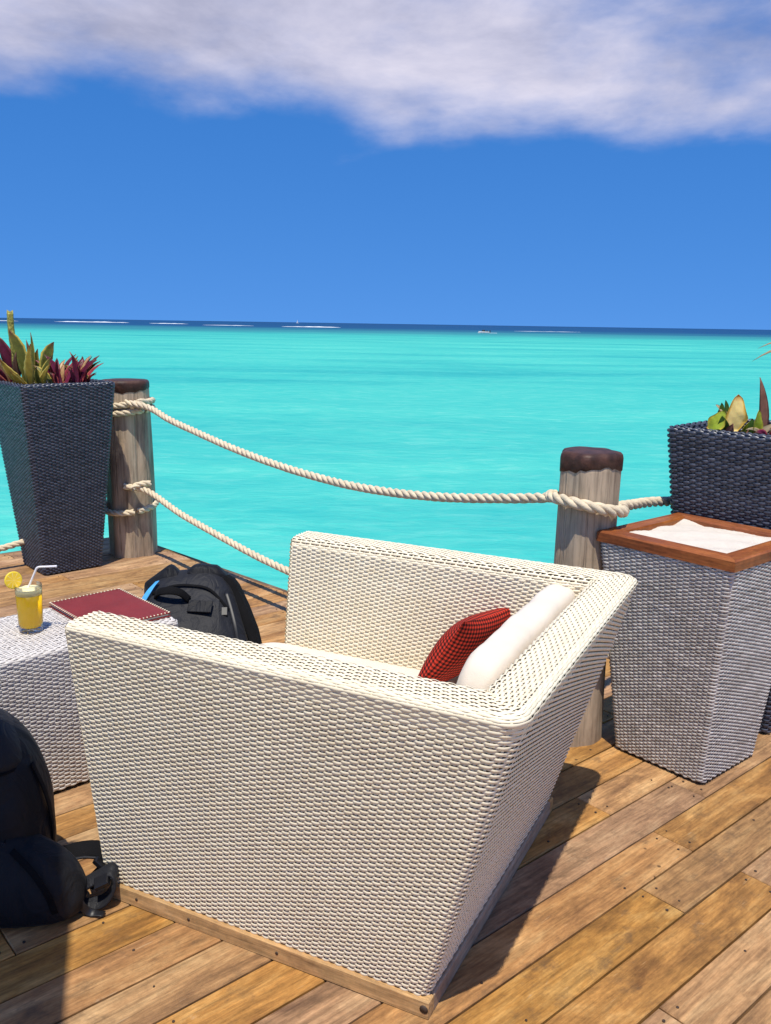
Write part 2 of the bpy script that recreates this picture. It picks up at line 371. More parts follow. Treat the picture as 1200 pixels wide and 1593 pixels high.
# the rest of the terrace behind and beside the viewer, out of the picture
def sheet(name, u0, u1, n0, n1, z):
    pts = [uv2xy(u0, n0), uv2xy(u1, n0), uv2xy(u1, n1), uv2xy(u0, n1)]; c = np.mean(pts, 0)
    o = chamfer_box(name, -(u1 - u0) / 2, (u1 - u0) / 2, -(n1 - n0) / 2, (n1 - n0) / 2, z - .03, z, .003, M['deck'], deck); o.location = (c[0], c[1], 0); o.rotation_euler = (0, 0, PD)
n_lo = base_n - 22 * PITCHW
sheet('terrace_floor', -14, 6.16, n_lo - 12, n_lo, -0.001); sheet('terrace_floor', -14, -3.402, n_lo + .002, N_HI, -0.001)
SVs, SFs = [], []
for xy in screws:
    c0 = len(SVs); r = random.uniform(0.0028, 0.0046)
    for k in range(8): SVs.append((xy[0] + r * math.cos(k * math.pi / 4), xy[1] + r * math.sin(k * math.pi / 4), 0.0012))
    for k in range(8): SVs.append((xy[0] + r * .9 * math.cos(k * math.pi / 4), xy[1] + r * .9 * math.sin(k * math.pi / 4), -0.01))
    SFs.append(tuple(range(c0, c0 + 8)))
    for k in range(8): SFs.append((c0 + 8 + k, c0 + 8 + (k + 1) % 8, c0 + (k + 1) % 8, c0 + k))
M['screw'] = simple('rusty_screw', (0.05, 0.032, 0.022), 0.6, 0.4, 0.4, 80)
tag(mesh_py('screw_heads', SVs, SFs, M['screw'], deck), kind='stuff')
def board(name, p, q, z0, z1, th, mat, parent, side=1):
    p = np.array(p); q = np.array(q); L = np.linalg.norm(q - p); a = math.atan2(*(q - p)[::-1])
    o = chamfer_box(name, 0, L, 0 if side > 0 else -th, th if side > 0 else 0, z0, z1, 0.003, mat, parent)
    o.location = (p[0], p[1], 0); o.rotation_euler = (0, 0, a); return o
cor = uv2xy(edge_u(N_HI), N_HI)
n_s = base_n + math.ceil((N_STEP - base_n) / PITCHW - 1) * PITCHW
n_s = [base_n + i * PITCHW for i in range(-5, 14) if base_n + i * PITCHW + GAP / 2 < N_STEP][-1] + PITCHW
L_e = float((uv2xy(edge_u(n_s + .02), n_s + .02) - cor) @ ED)
for a in range(3):                                  # seaward fascia
    board('fascia_board', cor + ED * (L_e * a / 3), cor + ED * (L_e * (a + 1) / 3 - .002), -0.24, -0.004, 0.032, M['fascia'], deck, side=-1)
board('fascia_board', uv2xy(edge_u(n_s + .05) + .01, n_s + 0.002), uv2xy(6.16, n_s + 0.002), -0.24, -0.004, 0.03, M['fascia'], deck, side=1)
board('fascia_board', uv2xy(-3.4, N_HI + 0.002), uv2xy(edge_u(N_HI), N_HI + 0.002), -0.24, -0.004, 0.03, M['fascia'], deck, side=1)
for k in range(9):                                  # joists that carry the planks
    u = -3.1 + k * 0.95
    n_lo = base_n - 21 * PITCHW; n_hi = min(N_HI, base_n + 40)
    while edge_u(n_lo) < u + .3 and n_lo < n_hi: n_lo += 0.1
    pts = [n for n in np.linspace(n_lo, n_hi, 200) if edge_u(n) > u + 0.15]
    if len(pts) > 3: board('joist', uv2xy(u, pts[0]), uv2xy(u, pts[-1]), -0.20, -0.037, 0.06, M['fascia'], deck)
for (u, n) in ((-2.5, 4.8), (-.5, 4.8), (1.4, 4.9), (2.2, 2.0), (4.8, 1.6), (3.0, 0.0), (1.8, 1.2), (-.6, 2.2), (-2.6, 2.0)):
    xy = uv2xy(u, n); th = np.linspace(0, 2 * np.pi, 14, endpoint=False)
    loft('pile', [[(xy[0] + .13 * math.cos(t), xy[1] + .13 * math.sin(t), z) for t in th] for z in (-3.0, -1.5, -0.205)], M['fascia'], deck)

# ------------------------------------------------------------------ weave
def weave(S, seg, hw, amp, th, mat, core_mat, parent, closed=False, ampf=None, name='weave', core='shell', step=(6, None), stake_w=0.0032, seed=0, nc=4, wob=0.00035):
    """S[j,k]: rows x samples (seg samples a stake). Plain weave of half-round strands over flat stakes, on a backing shell."""
    rr = np.random.default_rng(seed); J, K, _ = S.shape
    if closed:
        D = np.roll(S, -1, 1) - np.roll(S, 1, 1)
    else: D = np.gradient(S, axis=1)
    T = np.gradient(S, axis=0)
    D /= np.linalg.norm(D, axis=2)[..., None] + 1e-12; T /= np.linalg.norm(T, axis=2)[..., None] + 1e-12
    N = np.cross(D, T); N /= np.linalg.norm(N, axis=2)[..., None] + 1e-12
    jj = np.arange(J)[:, None]; kk = np.arange(K)[None, :]
    c = np.cos(np.pi * kk / seg + np.pi * jj)
    c = np.sign(c) * np.abs(c) ** 0.7
    af = np.ones(J) if ampf is None else np.asarray(ampf)
    hwv = hw * (1 + 0.14 * c) * (1 + 0.04 * rr.normal(size=(J, 1)))
    lift = rr.normal(size=(J, (K // seg) + 2)) * wob * 1.6
    lift = np.repeat(lift, seg, axis=1)[:, :K]
    vert = np.repeat(rr.normal(size=(J, K // (2 * seg) + 2)), 2 * seg, axis=1)[:, :K] * wob
    C = S + N * (amp * (c + 0.22) * af[:, None] + lift * (c > 0))[..., None] + T * vert[..., None]
    ph = np.linspace(-R(78), R(78), nc)
    P = C[:, :, None, :] + T[:, :, None, :] * (hwv[..., None, None] * np.sin(ph)[None, None, :, None]) + N[:, :, None, :] * (th * np.cos(ph)[None, None, :, None])
    V = P.reshape(-1, 3)
    k1 = K if closed else K - 1
    a, b, m = np.meshgrid(np.arange(J), np.arange(k1), np.arange(nc - 1), indexing='ij'); b1 = (b + 1) % K
    idx = lambda x, y, z: (x * K + y) * nc + z
    F = np.stack([idx(a, b, m), idx(a, b1, m), idx(a, b1, m + 1), idx(a, b, m + 1)], -1).reshape(-1, 4)
    tone = np.clip(0.5 + 0.10 * rr.normal(size=(J, 1)) + 0.22 * np.repeat(rr.normal(size=(J, K // (2 * seg) + 2)), 2 * seg, axis=1)[:, :K], 0, 1)
    tone = np.repeat(tone[..., None], nc, axis=2).ravel()
    # stakes
    ks = np.arange(0, K, seg); A = S[:, ks]; d = D[:, ks]; n = N[:, ks]; zig = 0.35 * amp * -c[:, ks][..., None]
    Q = np.stack([A - d * stake_w + n * zig, A + n * (0.0010 + zig), A + d * stake_w + n * zig], 2)
    o0 = len(V); V = np.vstack([V, Q.reshape(-1, 3)]); nk = len(ks)
    a, b, m = np.meshgrid(np.arange(J - 1), np.arange(nk), np.arange(2), indexing='ij')
    ix = lambda x, y, z: o0 + (x * nk + y) * 3 + z
    F = np.vstack([F, np.stack([ix(a, b, m), ix(a, b, m + 1), ix(a + 1, b, m + 1), ix(a + 1, b, m)], -1).reshape(-1, 4)])
    tone = np.r_[tone, np.full(Q.size // 3, 0.45)]
    # backing, coloured dark for the shade behind the strands
    js = np.unique(np.r_[np.arange(0, J, step[0]), J - 1]); kc = np.unique(np.r_[np.arange(0, K, step[1] or seg), K - 1]) if not closed else np.arange(0, K, step[1] or seg)
    B = (S - N * (amp + 0.0012))[js][:, kc]
    sh = mesh_np(core, B.reshape(-1, 3), grid_faces(len(js), len(kc), False, closed)[:, ::-1], core_mat, parent)
    w = mesh_np(name, V, F, mat, sh, attrs={'tone': tone}); tag(w, kind='stuff')
    return sh
def rrect(hx, hy, r, n_side, n_corner):
    """rounded rectangle loop, counter-clockwise seen from above; sample counts fixed per side and corner"""
    P = []
    for (sx, sy, a0) in ((1, -1, -90), (1, 1, 0), (-1, 1, 90), (-1, -1, 180)):
        cx, cy = sx * (hx - r), sy * (hy - r)
        for k in range(n_corner):
            t = R(a0 + 90 * (k + 0.5) / n_corner); P.append((cx + r * math.cos(t), cy + r * math.sin(t)))
        nx = {(1, -1): (hx, hy - r), (1, 1): (hx - r, hy), (-1, 1): (-hx, -(hy - r)), (-1, -1): (-(hx - r), -hy)}[(sx, sy)]
        m = n_side[0] if (sx, sy) in ((1, 1), (-1, -1)) else n_side[1]
        p0 = np.array((cx + r * math.cos(R(a0 + 90)), cy + r * math.sin(R(a0 + 90))))
        q = {(1, -1): (hx, hy - r), (1, 1): (-(hx - r), hy), (-1, 1): (-hx, -(hy - r)), (-1, -1): (hx - r, -hy)}[(sx, sy)]
        for k in range(m): P.append(tuple(p0 + (np.array(q) - p0) * (k + 0.5) / m))
    return np.array(P)
def tub(rows, seg, stakes, corner):
    """closed loops from rows of (half_x, half_y, radius, z); an even stake count keeps the weave phase"""
    return np.array([np.c_[rrect(hx, hy, r, (stakes[0] * seg, stakes[1] * seg), corner * seg), np.full(2 * seg * (stakes[0] + stakes[1]) + 4 * corner * seg, z)] for (hx, hy, r, z) in rows])

# ------------------------------------------------------------------ armchair
CH = np.array([0.1193, 1.7857]); CA = R(153.72); DU, DV, HT = 1.0065, 1.0439, 0.835
FA, FB, AW = 0.082, 0.217, 0.128
# local frame: x = v (along the back), y = u (towards the open front)  ->  right-handed after this turn
chair = empty('armchair', (CH[0], CH[1], 0), CA - math.pi / 2, label='big cream wicker armchair with flared sides on a wooden plinth', cat='armchair')
def u_rows():
    rows = []; p = 0.0069; z0 = 0.05; re = 0.022
    m = int((HT - re - z0) / p)
    for j in range(m + 1):
        z = z0 + (HT - re - z0) * j / m; t = (z - z0) / (HT - z0)
        rows.append((0.012 - (FA + 0.012) * t, 0.012 - (FB + 0.012) * t, 0.022 + 0.035 * t ** 2, z, 1.0 if j < m - 5 else 0.45))
    for k in range(1, 6):                           # the rounded outer lip
        a = R(90 * k / 5); ins = re * (1 - math.cos(a))
        rows.append((-FA + ins, -FB + ins, 0.057 - ins * .5, HT - re + re * math.sin(a), 0.4))
    flat = AW - 2 * re; m2 = int(flat / 0.0078)
    for j in range(1, m2 + 1):
        ins = re + flat * j / m2; rows.append((-FA + ins, -FB + ins, max(0.004, 0.046 * (1 - j / m2)), HT, 0.8))
    for k in range(1, 4):
        a = R(90 * k / 3); ins = AW - re + re * math.sin(a)
        rows.append((-FA + ins, -FB + ins, 0.004, HT - re + re * math.cos(a), 0.6))
    m3 = int((HT - re - 0.38) / p)
    for j in range(1, m3 + 1):
        z = HT - re - (HT - re - 0.38) * j / m3; t = (z - z0) / (HT - z0)
        rows.append((AW + 0.012 - (FA + 0.012) * t, AW + 0.012 - (FB + 0.012) * t, 0.004, z, 1.0))
    return rows
def u_path(vo, uo, r, nside, nback, ncor, front):
    """open path near arm front -> near corner -> back -> far corner -> far arm front; x = v, y = u"""
    v0, v1, u0 = vo, DV - vo, uo; P = []
    for k in range(nside): P.append((v0, front + (u0 + r - front) * k / nside))
    for k in range(ncor):
        t = R(180 + 90 * (k + 0.5) / ncor); P.append((v0 + r + r * math.cos(t), u0 + r + r * math.sin(t)))
    for k in range(nback): P.append((v0 + r + (v1 - v0 - 2 * r) * (k + 0.5) / nback, u0))
    for k in range(ncor):
        t = R(270 + 90 * (k + 0.5) / ncor); P.append((v1 - r + r * math.cos(t), u0 + r + r * math.sin(t)))
    for k in range(1, nside + 1): P.append((v1, u0 + r + (front - u0 - r) * k / nside))
    return np.array(P)
rows = u_rows(); SEG = 4
Sg = np.array([np.c_[u_path(vo, uo, r, 54 * SEG, 54 * SEG, 3 * SEG, DU - 0.004), np.full(2 * 54 * SEG + 54 * SEG + 6 * SEG, z)] for (vo, uo, r, z, _) in rows])
weave(Sg, SEG, 0.0038, 0.0025, 0.0023, M['cream'], M['cream_core'], chair, ampf=[r[4] for r in rows], seed=3, wob=0.00016, core='wicker_shell', name='wicker_weave')
for side in (0, 1):                                 # the front ends of the arms
    rws = []
    for j in range(112):
        z = 0.05 + (HT - 0.055) * j / 111; t = (z - 0.05) / (HT - 0.05); v = 0.012 - (FA + 0.012) * t
        cutr = max(0.0, z - (HT - 0.022)); ins = 0.022 - math.sqrt(max(0, 0.022 ** 2 - cutr ** 2)) if cutr > 0 else 0
        a, b_ = v + ins + 0.001, v + AW - ins - 0.001
        if side: a, b_ = DV - b_, DV - a
        xs = np.linspace(b_, a, 6 * 4 + 1); rws.append(np.c_[xs, np.full(25, DU - 0.001), np.full(25, z)])
    weave(np.array(rws), 4, 0.0040, 0.0025, 0.0022, M['cream'], M['cream_core'], chair, seed=20 + side, core='arm_end', name='wicker_weave')
rws = [np.c_[np.linspace(DV - AW - 0.01, AW + 0.01, 42 * 4 + 1), np.full(169, DU - 0.012), np.full(169, z)] for z in np.linspace(0.05, 0.335, 42)]
weave(np.array(rws), 4, 0.0040, 0.0025, 0.0022, M['cream'], M['cream_core'], chair, seed=25, core='seat_front', name='wicker_weave')
chamfer_box('seat_base', 0.06, DV - 0.06, 0.05, DU - 0.02, 0.05, 0.335, 0.004, M['cream_core'], chair)
for (x0, x1, y0, y1, mt, nm, ax) in ((0, 0.032, 0.0, DU, 'plinth', 'near', 1), (0.034, DV - 0.034, 0.0, 0.032, 'plinth_grey', 'back', 0),
                                 (DV - 0.032, DV, 0.0, DU, 'plinth', 'far', 1), (0.034, DV - 0.034, DU - 0.032, DU, 'plinth', 'front', 0)):
    if ax:
        o = chamfer_box('plinth_board', 0, y1 - y0, -(x1 - x0), 0, 0.001, 0.047, 0.004, M[mt], chair); o.location = (x0, y0, 0); o.rotation_euler = (0, 0, math.pi / 2)
    else:
        o = chamfer_box('plinth_board', 0, x1 - x0, 0, y1 - y0, 0.001, 0.047, 0.004, M[mt], chair); o.location = (x0, y0, 0)
    Lb = (y1 - y0) if ax else (x1 - x0)
    for fr in (0.012 / Lb, 0.42, 0.7, 0.88):
        if ax and nm == 'near':
            th = np.linspace(0, 2 * np.pi, 10, endpoint=False)
            rr_ = 0.0045 if fr > .02 else 0.011
            loft('screw_hole', [[(Lb * (1 - fr) * 0 + Lb * fr + rr_ * math.cos(t), d, 0.024 + rr_ * math.sin(t)) for t in th] for d in (-0.001, 0.0012)], M['screw'], o)
M['cushion'] = simple('ivory_canvas', (0.72, 0.64, 0.54), 0.85, 0.2, 0.05, 7, 0.25, 240)
M['piping'] = simple('ivory_piping', (0.60, 0.52, 0.42), 0.85, 0.2, 0.05)
def to_world(pts): 
    c, s = math.cos(CA - math.pi / 2), math.sin(CA - math.pi / 2)
    return [(CH[0] + c * x - s * y, CH[1] + s * x + c * y, z) for (x, y, z) in pts]
CROT = np.array([[math.cos(CA - math.pi / 2), -math.sin(CA - math.pi / 2), 0], [math.sin(CA - math.pi / 2), math.cos(CA - math.pi / 2), 0], [0, 0, 1]])
sc_ = rbox('seat_cushion', to_world([(0.525, 0.565, 0.398)])[0], (0.865, 1.07, 0.118), 0.22, M['cushion'], puff=0.10, rot=CROT, seed=2, wrinkle=0.003)
tag(sc_, 'flat ivory seat cushion inside the cream wicker armchair', 'cushion')
t_ = R(12); TILT = np.array([[1, 0, 0], [0, math.cos(t_), -math.sin(t_)], [0, math.sin(t_), math.cos(t_)]])
def bolster(name, c, L, d, h, mat, rot, e=3.2):
    th = np.linspace(0, 2 * np.pi, 40, endpoint=False); rings = []
    for i, x in enumerate(np.linspace(-1, 1, 33)):
        k = (1 - abs(x) ** 9) ** 0.5 if abs(x) < 1 else 0.0
        k = 0.35 + 0.65 * k; xx = x * L / 2
        cs, sn = np.cos(th), np.sin(th); r = 1 / (np.abs(cs) ** e + np.abs(sn) ** e) ** (1 / e)
        wr = 1 + 0.012 * np.sin(9 * x + 3 * th) + 0.01 * np.sin(21 * x - 2 * th)
        rings.append(np.stack([np.full(40, xx), cs * r * d / 2 * k * wr, sn * r * h / 2 * k * wr], -1))
    A = np.array(rings) @ np.array(rot).T + np.array(c); return loft(name, A, mat)
bc = bolster('back_cushion', to_world([(0.650, 0.030, 0.636)])[0], 0.86, 0.122, 0.355, M['cushion'], CROT @ TILT, e=4.0)
folds2 = G(M['cushion'].node_tree); _co = folds2.n('ShaderNodeTexCoord').outputs['Object']
_b1 = folds2.n('ShaderNodeBump', i={'Strength': 0.3, 'Distance': 0.02, 'Height': folds2.noise(_co, 7.0, 3, 0.5, 1.0)}); _b2 = folds2.n('ShaderNodeBump', i={'Strength': 0.35, 'Distance': 0.003, 'Height': folds2.noise(_co, 380, 2, 0.5), 'Normal': _b1.outputs[0]})
M['cushion'].node_tree.links.new(_b2.outputs[0], M['cushion'].node_tree.nodes['Principled BSDF'].inputs['Normal'])
tag(bc, 'upright ivory back cushion leaning on the armchair backrest behind the red pillow', 'cushion')
def check_mat():
    m, g, b = material('red_black_check'); 
    at = g.n('ShaderNodeUVMap', uv_map='cloth').outputs[0]
    s = g.n('ShaderNodeSeparateXYZ', i={0: at})
    def band(x): return g.m('GREATER_THAN', g.m('SINE', g.m('MULTIPLY', x, 2 * math.pi * 27)), 0.0)
    a, b2 = band(s.outputs[0]), band(s.outputs[1])
    k = g.m('MULTIPLY', g.m('ADD', a, b2), 0.5)
    n = g.noise(at, 300, 2, 0.5)
    c = g.ramp(k, [(0.0, (0.66, 0.050, 0.025)), (0.5, (0.24, 0.020, 0.012)), (1.0, (0.015, 0.006, 0.006))], 'LINEAR')
    c = g.mix(0.25, c, g.ramp(n, [(0.3, 0.0), (0.7, 0.5)]), 'OVERLAY')
    g.t.links.new(c, b.inputs['Base Color']); b.inputs['Roughness'].default_value = 0.85; b.inputs['Specular IOR Level'].default_value = 0.2
    return m
def pillow(name, A, B, A2, B2, thick, mat):
    """stuffed square: corners A (near top), B (far top), A2, B2 below; edges pulled in, corners sharp"""
    A, B, A2, B2 = [np.array(p, float) for p in (A, B, A2, B2)]; n = 25
    nrm = np.cross(B - A, A2 - A); nrm /= np.linalg.norm(nrm); rings = [[], []]
    V = []; UV = []
    s = np.linspace(-1, 1, n); cen = (A + B + A2 + B2) / 4
    for side in (1, -1):
        for i in range(n):
            for j in range(n):
                x, y = s[j], s[i]
                pin = 1 - 0.10 * (1 - x * x) ** 1 * abs(y) ** 3; pin2 = 1 - 0.10 * (1 - y * y) * abs(x) ** 3
                p = (A * (1 - y) * (1 - x) + B * (1 - y) * (1 + x) + A2 * (1 + y) * (1 - x) + B2 * (1 + y) * (1 + x)) / 4
                ex = (B + B2 - A - A2) / 4; ey = (A2 + B2 - A - B) / 4
                p = p + ex * x * (pin2 - 1) + ey * y * (pin - 1)
                h = thick / 2 * ((1 - x ** 2) * (1 - y ** 2)) ** 0.62 * (1 + 0.06 * math.sin(5 * x + 3 * y))
                V.append(p + nrm * side * h); UV.append((x * .5 + .5, y * .5 + .5))
    F = []
    for side in range(2):
        o = side * n * n
        for i in range(n - 1):
            for j in range(n - 1):
                q = (o + i * n + j, o + i * n + j + 1, o + (i + 1) * n + j + 1, o + (i + 1) * n + j); F.append(q if side == 0 else q[::-1])
    G3 = np.array(V).reshape(2, n, n, 3)
    du = np.concatenate([np.zeros((2, n, 1)), np.cumsum(np.linalg.norm(np.diff(G3, axis=2), axis=3), axis=2)], 2)
    dv = np.concatenate([np.zeros((2, 1, n)), np.cumsum(np.linalg.norm(np.diff(G3, axis=1), axis=3), axis=1)], 1)
    UV = np.stack([(du - du[:, :, -1:] / 2) / 0.36, (dv - dv[:, -1:, :] / 2) / 0.36], -1).reshape(-1, 2).tolist()
    ob = mesh_py(name, V, F, mat, None, True)
    uv = ob.data.uv_layers.new(name='cloth')
    for lp in ob.data.loops: uv.data[lp.index].uv = UV[lp.vertex_index]
    return ob
M['check'] = check_mat()
pw = to_world([(0.70, 0.215, 0.735), (1.055, 0.145, 0.705), (0.665, 0.375, 0.475), (1.0, 0.36, 0.475)])
tag(pillow('pillow', *pw, 0.13, M['check']), 'red and black checked pillow on the armchair seat', 'pillow')

# ------------------------------------------------------------------ sand pedestal
SBA = R(40.5); sbx = empty('sand_pedestal', (1.166, 3.155, 0), SBA, label='grey wicker pedestal ashtray with teak frame filled with white sand', cat='ashtray stand')
rws = []
for j in range(121):
    t = j / 120; h = 0.185 + (0.265 - 0.185) * t; rws.append((h, h, 0.018 + 0.006 * t, 0.012 + 0.812 * t))
weave(tub(rws, 4, (20, 20), 1), 4, 0.0037, 0.0030, 0.0023, M['grey'], M['grey_core'], sbx, closed=True, seed=31, core='wicker_shell', name='wicker_weave', wob=0.0002)
chamfer_box('base_rail', -0.176, 0.176, -0.176, 0.176, 0.0005, 0.03, 0.002, M['grey_core'], sbx)
def frame_board(parent, k, ho, hi, z0, z1):
    V = []; c = 0.006
    for z, i in ((z0, 0), (z1 - c, 0), (z1, c)):
        for (x, y) in ((-ho + i, -ho + i), (ho - i, -ho + i), (hi + i * .6, -hi - i * .6), (-hi - i * .6, -hi - i * .6)):
            V.append((x * (1 - .0012), y, z))
    F = [(3, 2, 1, 0), (8, 9, 10, 11)]
    for r in (0, 4):
        for q in range(4): F.append((r + q, r + (q + 1) % 4, r + 4 + (q + 1) % 4, r + 4 + q))
    o = mesh_py('frame_board', V, F, M['teak'], parent); o.rotation_euler = (0, 0, k * math.pi / 2); return o
for k in range(4): frame_board(sbx, k, 0.272, 0.200, 0.826, 0.866)
M['sand'] = simple('white_sand', (0.72, 0.65, 0.56), 0.95, 0.1, 0.06, 25, 0.9, 420, detail=8)
n = 40; gx = np.linspace(-0.203, 0.203, n); X, Y = np.meshgrid(gx, gx, indexing='ij')
Z = 0.857 + 0.006 * np.sin(X * 17 + 1) * np.cos(Y * 13) + 0.003 * np.sin(X * 41 + Y * 33) - 0.012 * (np.maximum(np.abs(X), np.abs(Y)) / 0.203) ** 6 * (0.6 + 0.4 * np.sin(X * 30 + Y * 20)) + rng.normal(size=X.shape) * 0.0006
mesh_np('sand', np.stack([X, Y, Z], -1).reshape(-1, 3), grid_faces(n, n), M['sand'], sbx)

# ------------------------------------------------------------------ planters
def planter(loc, rz, label, seed):
    p = empty('planter', (loc[0], loc[1], 0), rz, label=label, cat='planter', group='tall dark wicker planters by the railing')
    rws = []
    for j in range(113):
        t = j / 112; h = 0.1865 + (0.293 - 0.1865) * t; rws.append((h, h, 0.016 + 0.006 * t, 0.012 + 1.184 * t))
    for k in range(1, 4):
        a = R(90 * k / 3); i = 0.012 * (1 - math.cos(a)); rws.append((0.293 - i, 0.293 - i, 0.02, 1.196 + 0.012 * math.sin(a)))
    for k in range(1, 3): rws.append((0.281 - 0.009 * k, 0.281 - 0.009 * k, 0.018, 1.208))
    for k in range(1, 9): rws.append((0.262 - 0.001 * k, 0.262 - 0.001 * k, 0.015, 1.208 - 0.0090 * k))
    weave(tub(rws, 3, (20, 20), 1), 3, 0.0054, 0.0046, 0.0034, M['dark'], M['dark_core'], p, closed=True, seed=seed, core='wicker_shell', name='wicker_weave', stake_w=0.004, wob=0.0003)
    chamfer_box('base_rail', -0.178, 0.178, -0.178, 0.178, 0.0005, 0.03, 0.002, M['dark_core'], p)
    n = 22; gx = np.linspace(-0.253, 0.253, n); X, Y = np.meshgrid(gx, gx, indexing='ij')
    Z = 1.150 + rng.normal(size=X.shape) * 0.007
    mesh_np('soil', np.stack([X, Y, Z], -1).reshape(-1, 3), grid_faces(n, n), M['soil'], p)
    return p
M['soil'] = simple('potting_soil', (0.06, 0.035, 0.022), 0.95, 0.1, 0.4, 30, 0.8, 90)
planter((-2.138, 5.665), R(42), 'tall charcoal wicker planter at the deck corner with purple and yellow edged leaves', 41)
planter((1.545, 3.57), R(46), 'tall charcoal wicker planter behind the sand pedestal at the right edge', 42)

# ------------------------------------------------------------------ posts
def log_mat():
    m, g, b = material('weathered_log')
    co = g.n('ShaderNodeTexCoord').outputs['Object']; oi = g.n('ShaderNodeObjectInfo').outputs['Random']
    co = g.n('ShaderNodeVectorMath', operation='ADD', i={0: co, 1: g.n('ShaderNodeCombineXYZ', i={2: g.m('MULTIPLY', oi, 5)}).outputs[0]}).outputs[0]
    fib = g.noise(g.mapping(co, sc=(60, 60, 3)), 1.0, 6, 0.65, 0.3)
    bl = g.noise(g.mapping(co, sc=(6, 6, 2.2)), 1.0, 5, 0.65, 0.4)
    z = g.n('ShaderNodeSeparateXYZ', i={0: co}).outputs[2]
    c = g.ramp(bl, [(0.3, (0.25, 0.185, 0.125)), (0.5, (0.43, 0.335, 0.235)), (0.7, (0.56, 0.44, 0.31))])
    c = g.mix(1.0, c, g.ramp(fib, [(0.32, 0.5), (0.5, 0.95), (0.75, 1.2)]), 'MULTIPLY')
    pe = g.noise(g.mapping(co, sc=(9, 9, 5)), 1.0, 6, 0.7)
    c = g.mix(g.ramp(pe, [(0.62, 0.0), (0.68, 0.6)]), c, (0.58, 0.42, 0.26))
    g.t.links.new(c, b.inputs['Base Color']); b.inputs['Roughness'].default_value = 0.85; b.inputs['Specular IOR Level'].default_value = 0.2
    cr = g.ramp(g.noise(g.mapping(co, sc=(34, 34, 1.0)), 1.0, 4, 0.5, 0.2), [(0.34, 0.0), (0.40, 1.0)])
    bn = g.n('ShaderNodeBump', i={'Strength': 0.9, 'Distance': 0.006, 'Height': g.m('ADD', g.m('MULTIPLY', fib, 0.5), cr)}); g.t.links.new(bn.outputs[0], b.inputs['Normal'])
    return m
M['log'] = log_mat(); M['cap'] = simple('brown_tar_paint', (0.060, 0.026, 0.017), 0.55, 0.35, 0.6, 22, 0.9, 45)
def post(loc, r0, r1, h, band, label, seed):
    rr = np.random.default_rng(seed); p = empty('mooring_post', (loc[0], loc[1], 0), 0, label=label, cat='post', group='round log posts of the rope railing')
    th = np.linspace(0, 2 * np.pi, 40, endpoint=False); lob = sum(rr.uniform(.004, .009) * np.cos(k * th + rr.uniform(0, 6.28)) for k in (2, 3, 5, 7))
    def ring(z, k=1.0, add=0.0):
        r = (r0 + (r1 - r0) * z / h) * k + k * lob * (0.7 + 0.3 * math.sin(2 * z + seed)) + add
        wx, wy = 0.006 * math.sin(2.3 * z + seed), 0.006 * math.cos(1.9 * z + seed)
        return np.stack([r * np.cos(th) + wx, r * np.sin(th) + wy, np.full(40, z)], -1)
    zs = np.linspace(-0.3, h - 0.02, 30)
    loft('shaft', [ring(z) for z in zs], M['log'], p)
    low = h - band + rr.uniform(-.008, .008, 40) + 0.012 * np.sin(2 * th + seed)
    r_a = ring(h - band, 1, 0.0005); r_a[:, 2] = low; r_b = ring(h - band, 1, 0.0035); r_b[:, 2] = low + 0.004
    rings = [r_a, r_b] + [ring(z, 1, 0.004) for z in np.linspace(h - band + .03, h - 0.022, 4)] + [ring(h - .010, 0.985, 0.003), ring(h - 0.002, 0.95), ring(h + .001, .85), ring(h + .002, .5), ring(h + .001, .2)]
    loft('painted_cap', rings, M['cap'], p); return p
PL, PR = np.array([-1.768, 6.01]), np.array([0.765, 3.30])
post(PL, 0.150, 0.150, 1.205, 0.068, 'thick weathered log post beside the dark planter at the deck corner', 1)
post(PR, 0.115, 0.113, 1.145, 0.064, 'slimmer weathered log post with brown top behind the armchair', 4)

# ------------------------------------------------------------------ ropes
M['rope'] = simple('natural_rope', (0.68, 0.57, 0.40), 0.85, 0.2, 0.18, 30, 0.6, 260)
def rope_mesh(name, pts, rad, parent, lay=None, smooth_pts=True):
    P = catmull(pts, 14) if smooth_pts else np.asarray(pts, float)
    P = resample(P, step=0.007); lay = lay or rad * 6.6
    _, A, B = tube_np(P, 1.0, 4); s = np.arange(len(P)) * 0.007; V = []; F = []
    for k in range(3):
        ph = 2 * np.pi * (s / lay + k / 3)
        Q = P + rad * 0.50 * (np.cos(ph)[:, None] * A + np.sin(ph)[:, None] * B)
        rings, _, _ = tube_np(Q, rad * 0.56, 7); o = sum(len(v) for v in V); V.append(rings.reshape(-1, 3)); F.append(grid_faces(len(P), 7, False, True) + o)
    return mesh_np(name, np.vstack(V), np.vstack(F), M['rope'], parent)
def ring_pts(c, r, z, tilt=(0, 0), a0=0, a1=360, n=24, drop=0.0):
    out = []
    for k in range(n + 1):
        t = R(a0 + (a1 - a0) * k / n); out.append((c[0] + r * math.cos(t), c[1] + r * math.sin(t), z + tilt[0] * math.cos(t) + tilt[1] * math.sin(t) - drop * k / n))
    return out
def along(t, z, off=0.0):
    q = PL + (PR - PL) * t; return (q[0], q[1], z)
RR = 0.0207
rp = empty('upper_rope', (PL[0], PL[1], 0), 0, label='upper pale twisted rope sagging between the two log posts', cat='rope')
def loc_pts(pts, o): return [(p[0] - o[0], p[1] - o[1], p[2]) for p in pts]
dirn = (PR - PL) / np.linalg.norm(PR - PL); aL = math.degrees(math.atan2(dirn[1], dirn[0]))
s_l = PL + dirn * 0.172
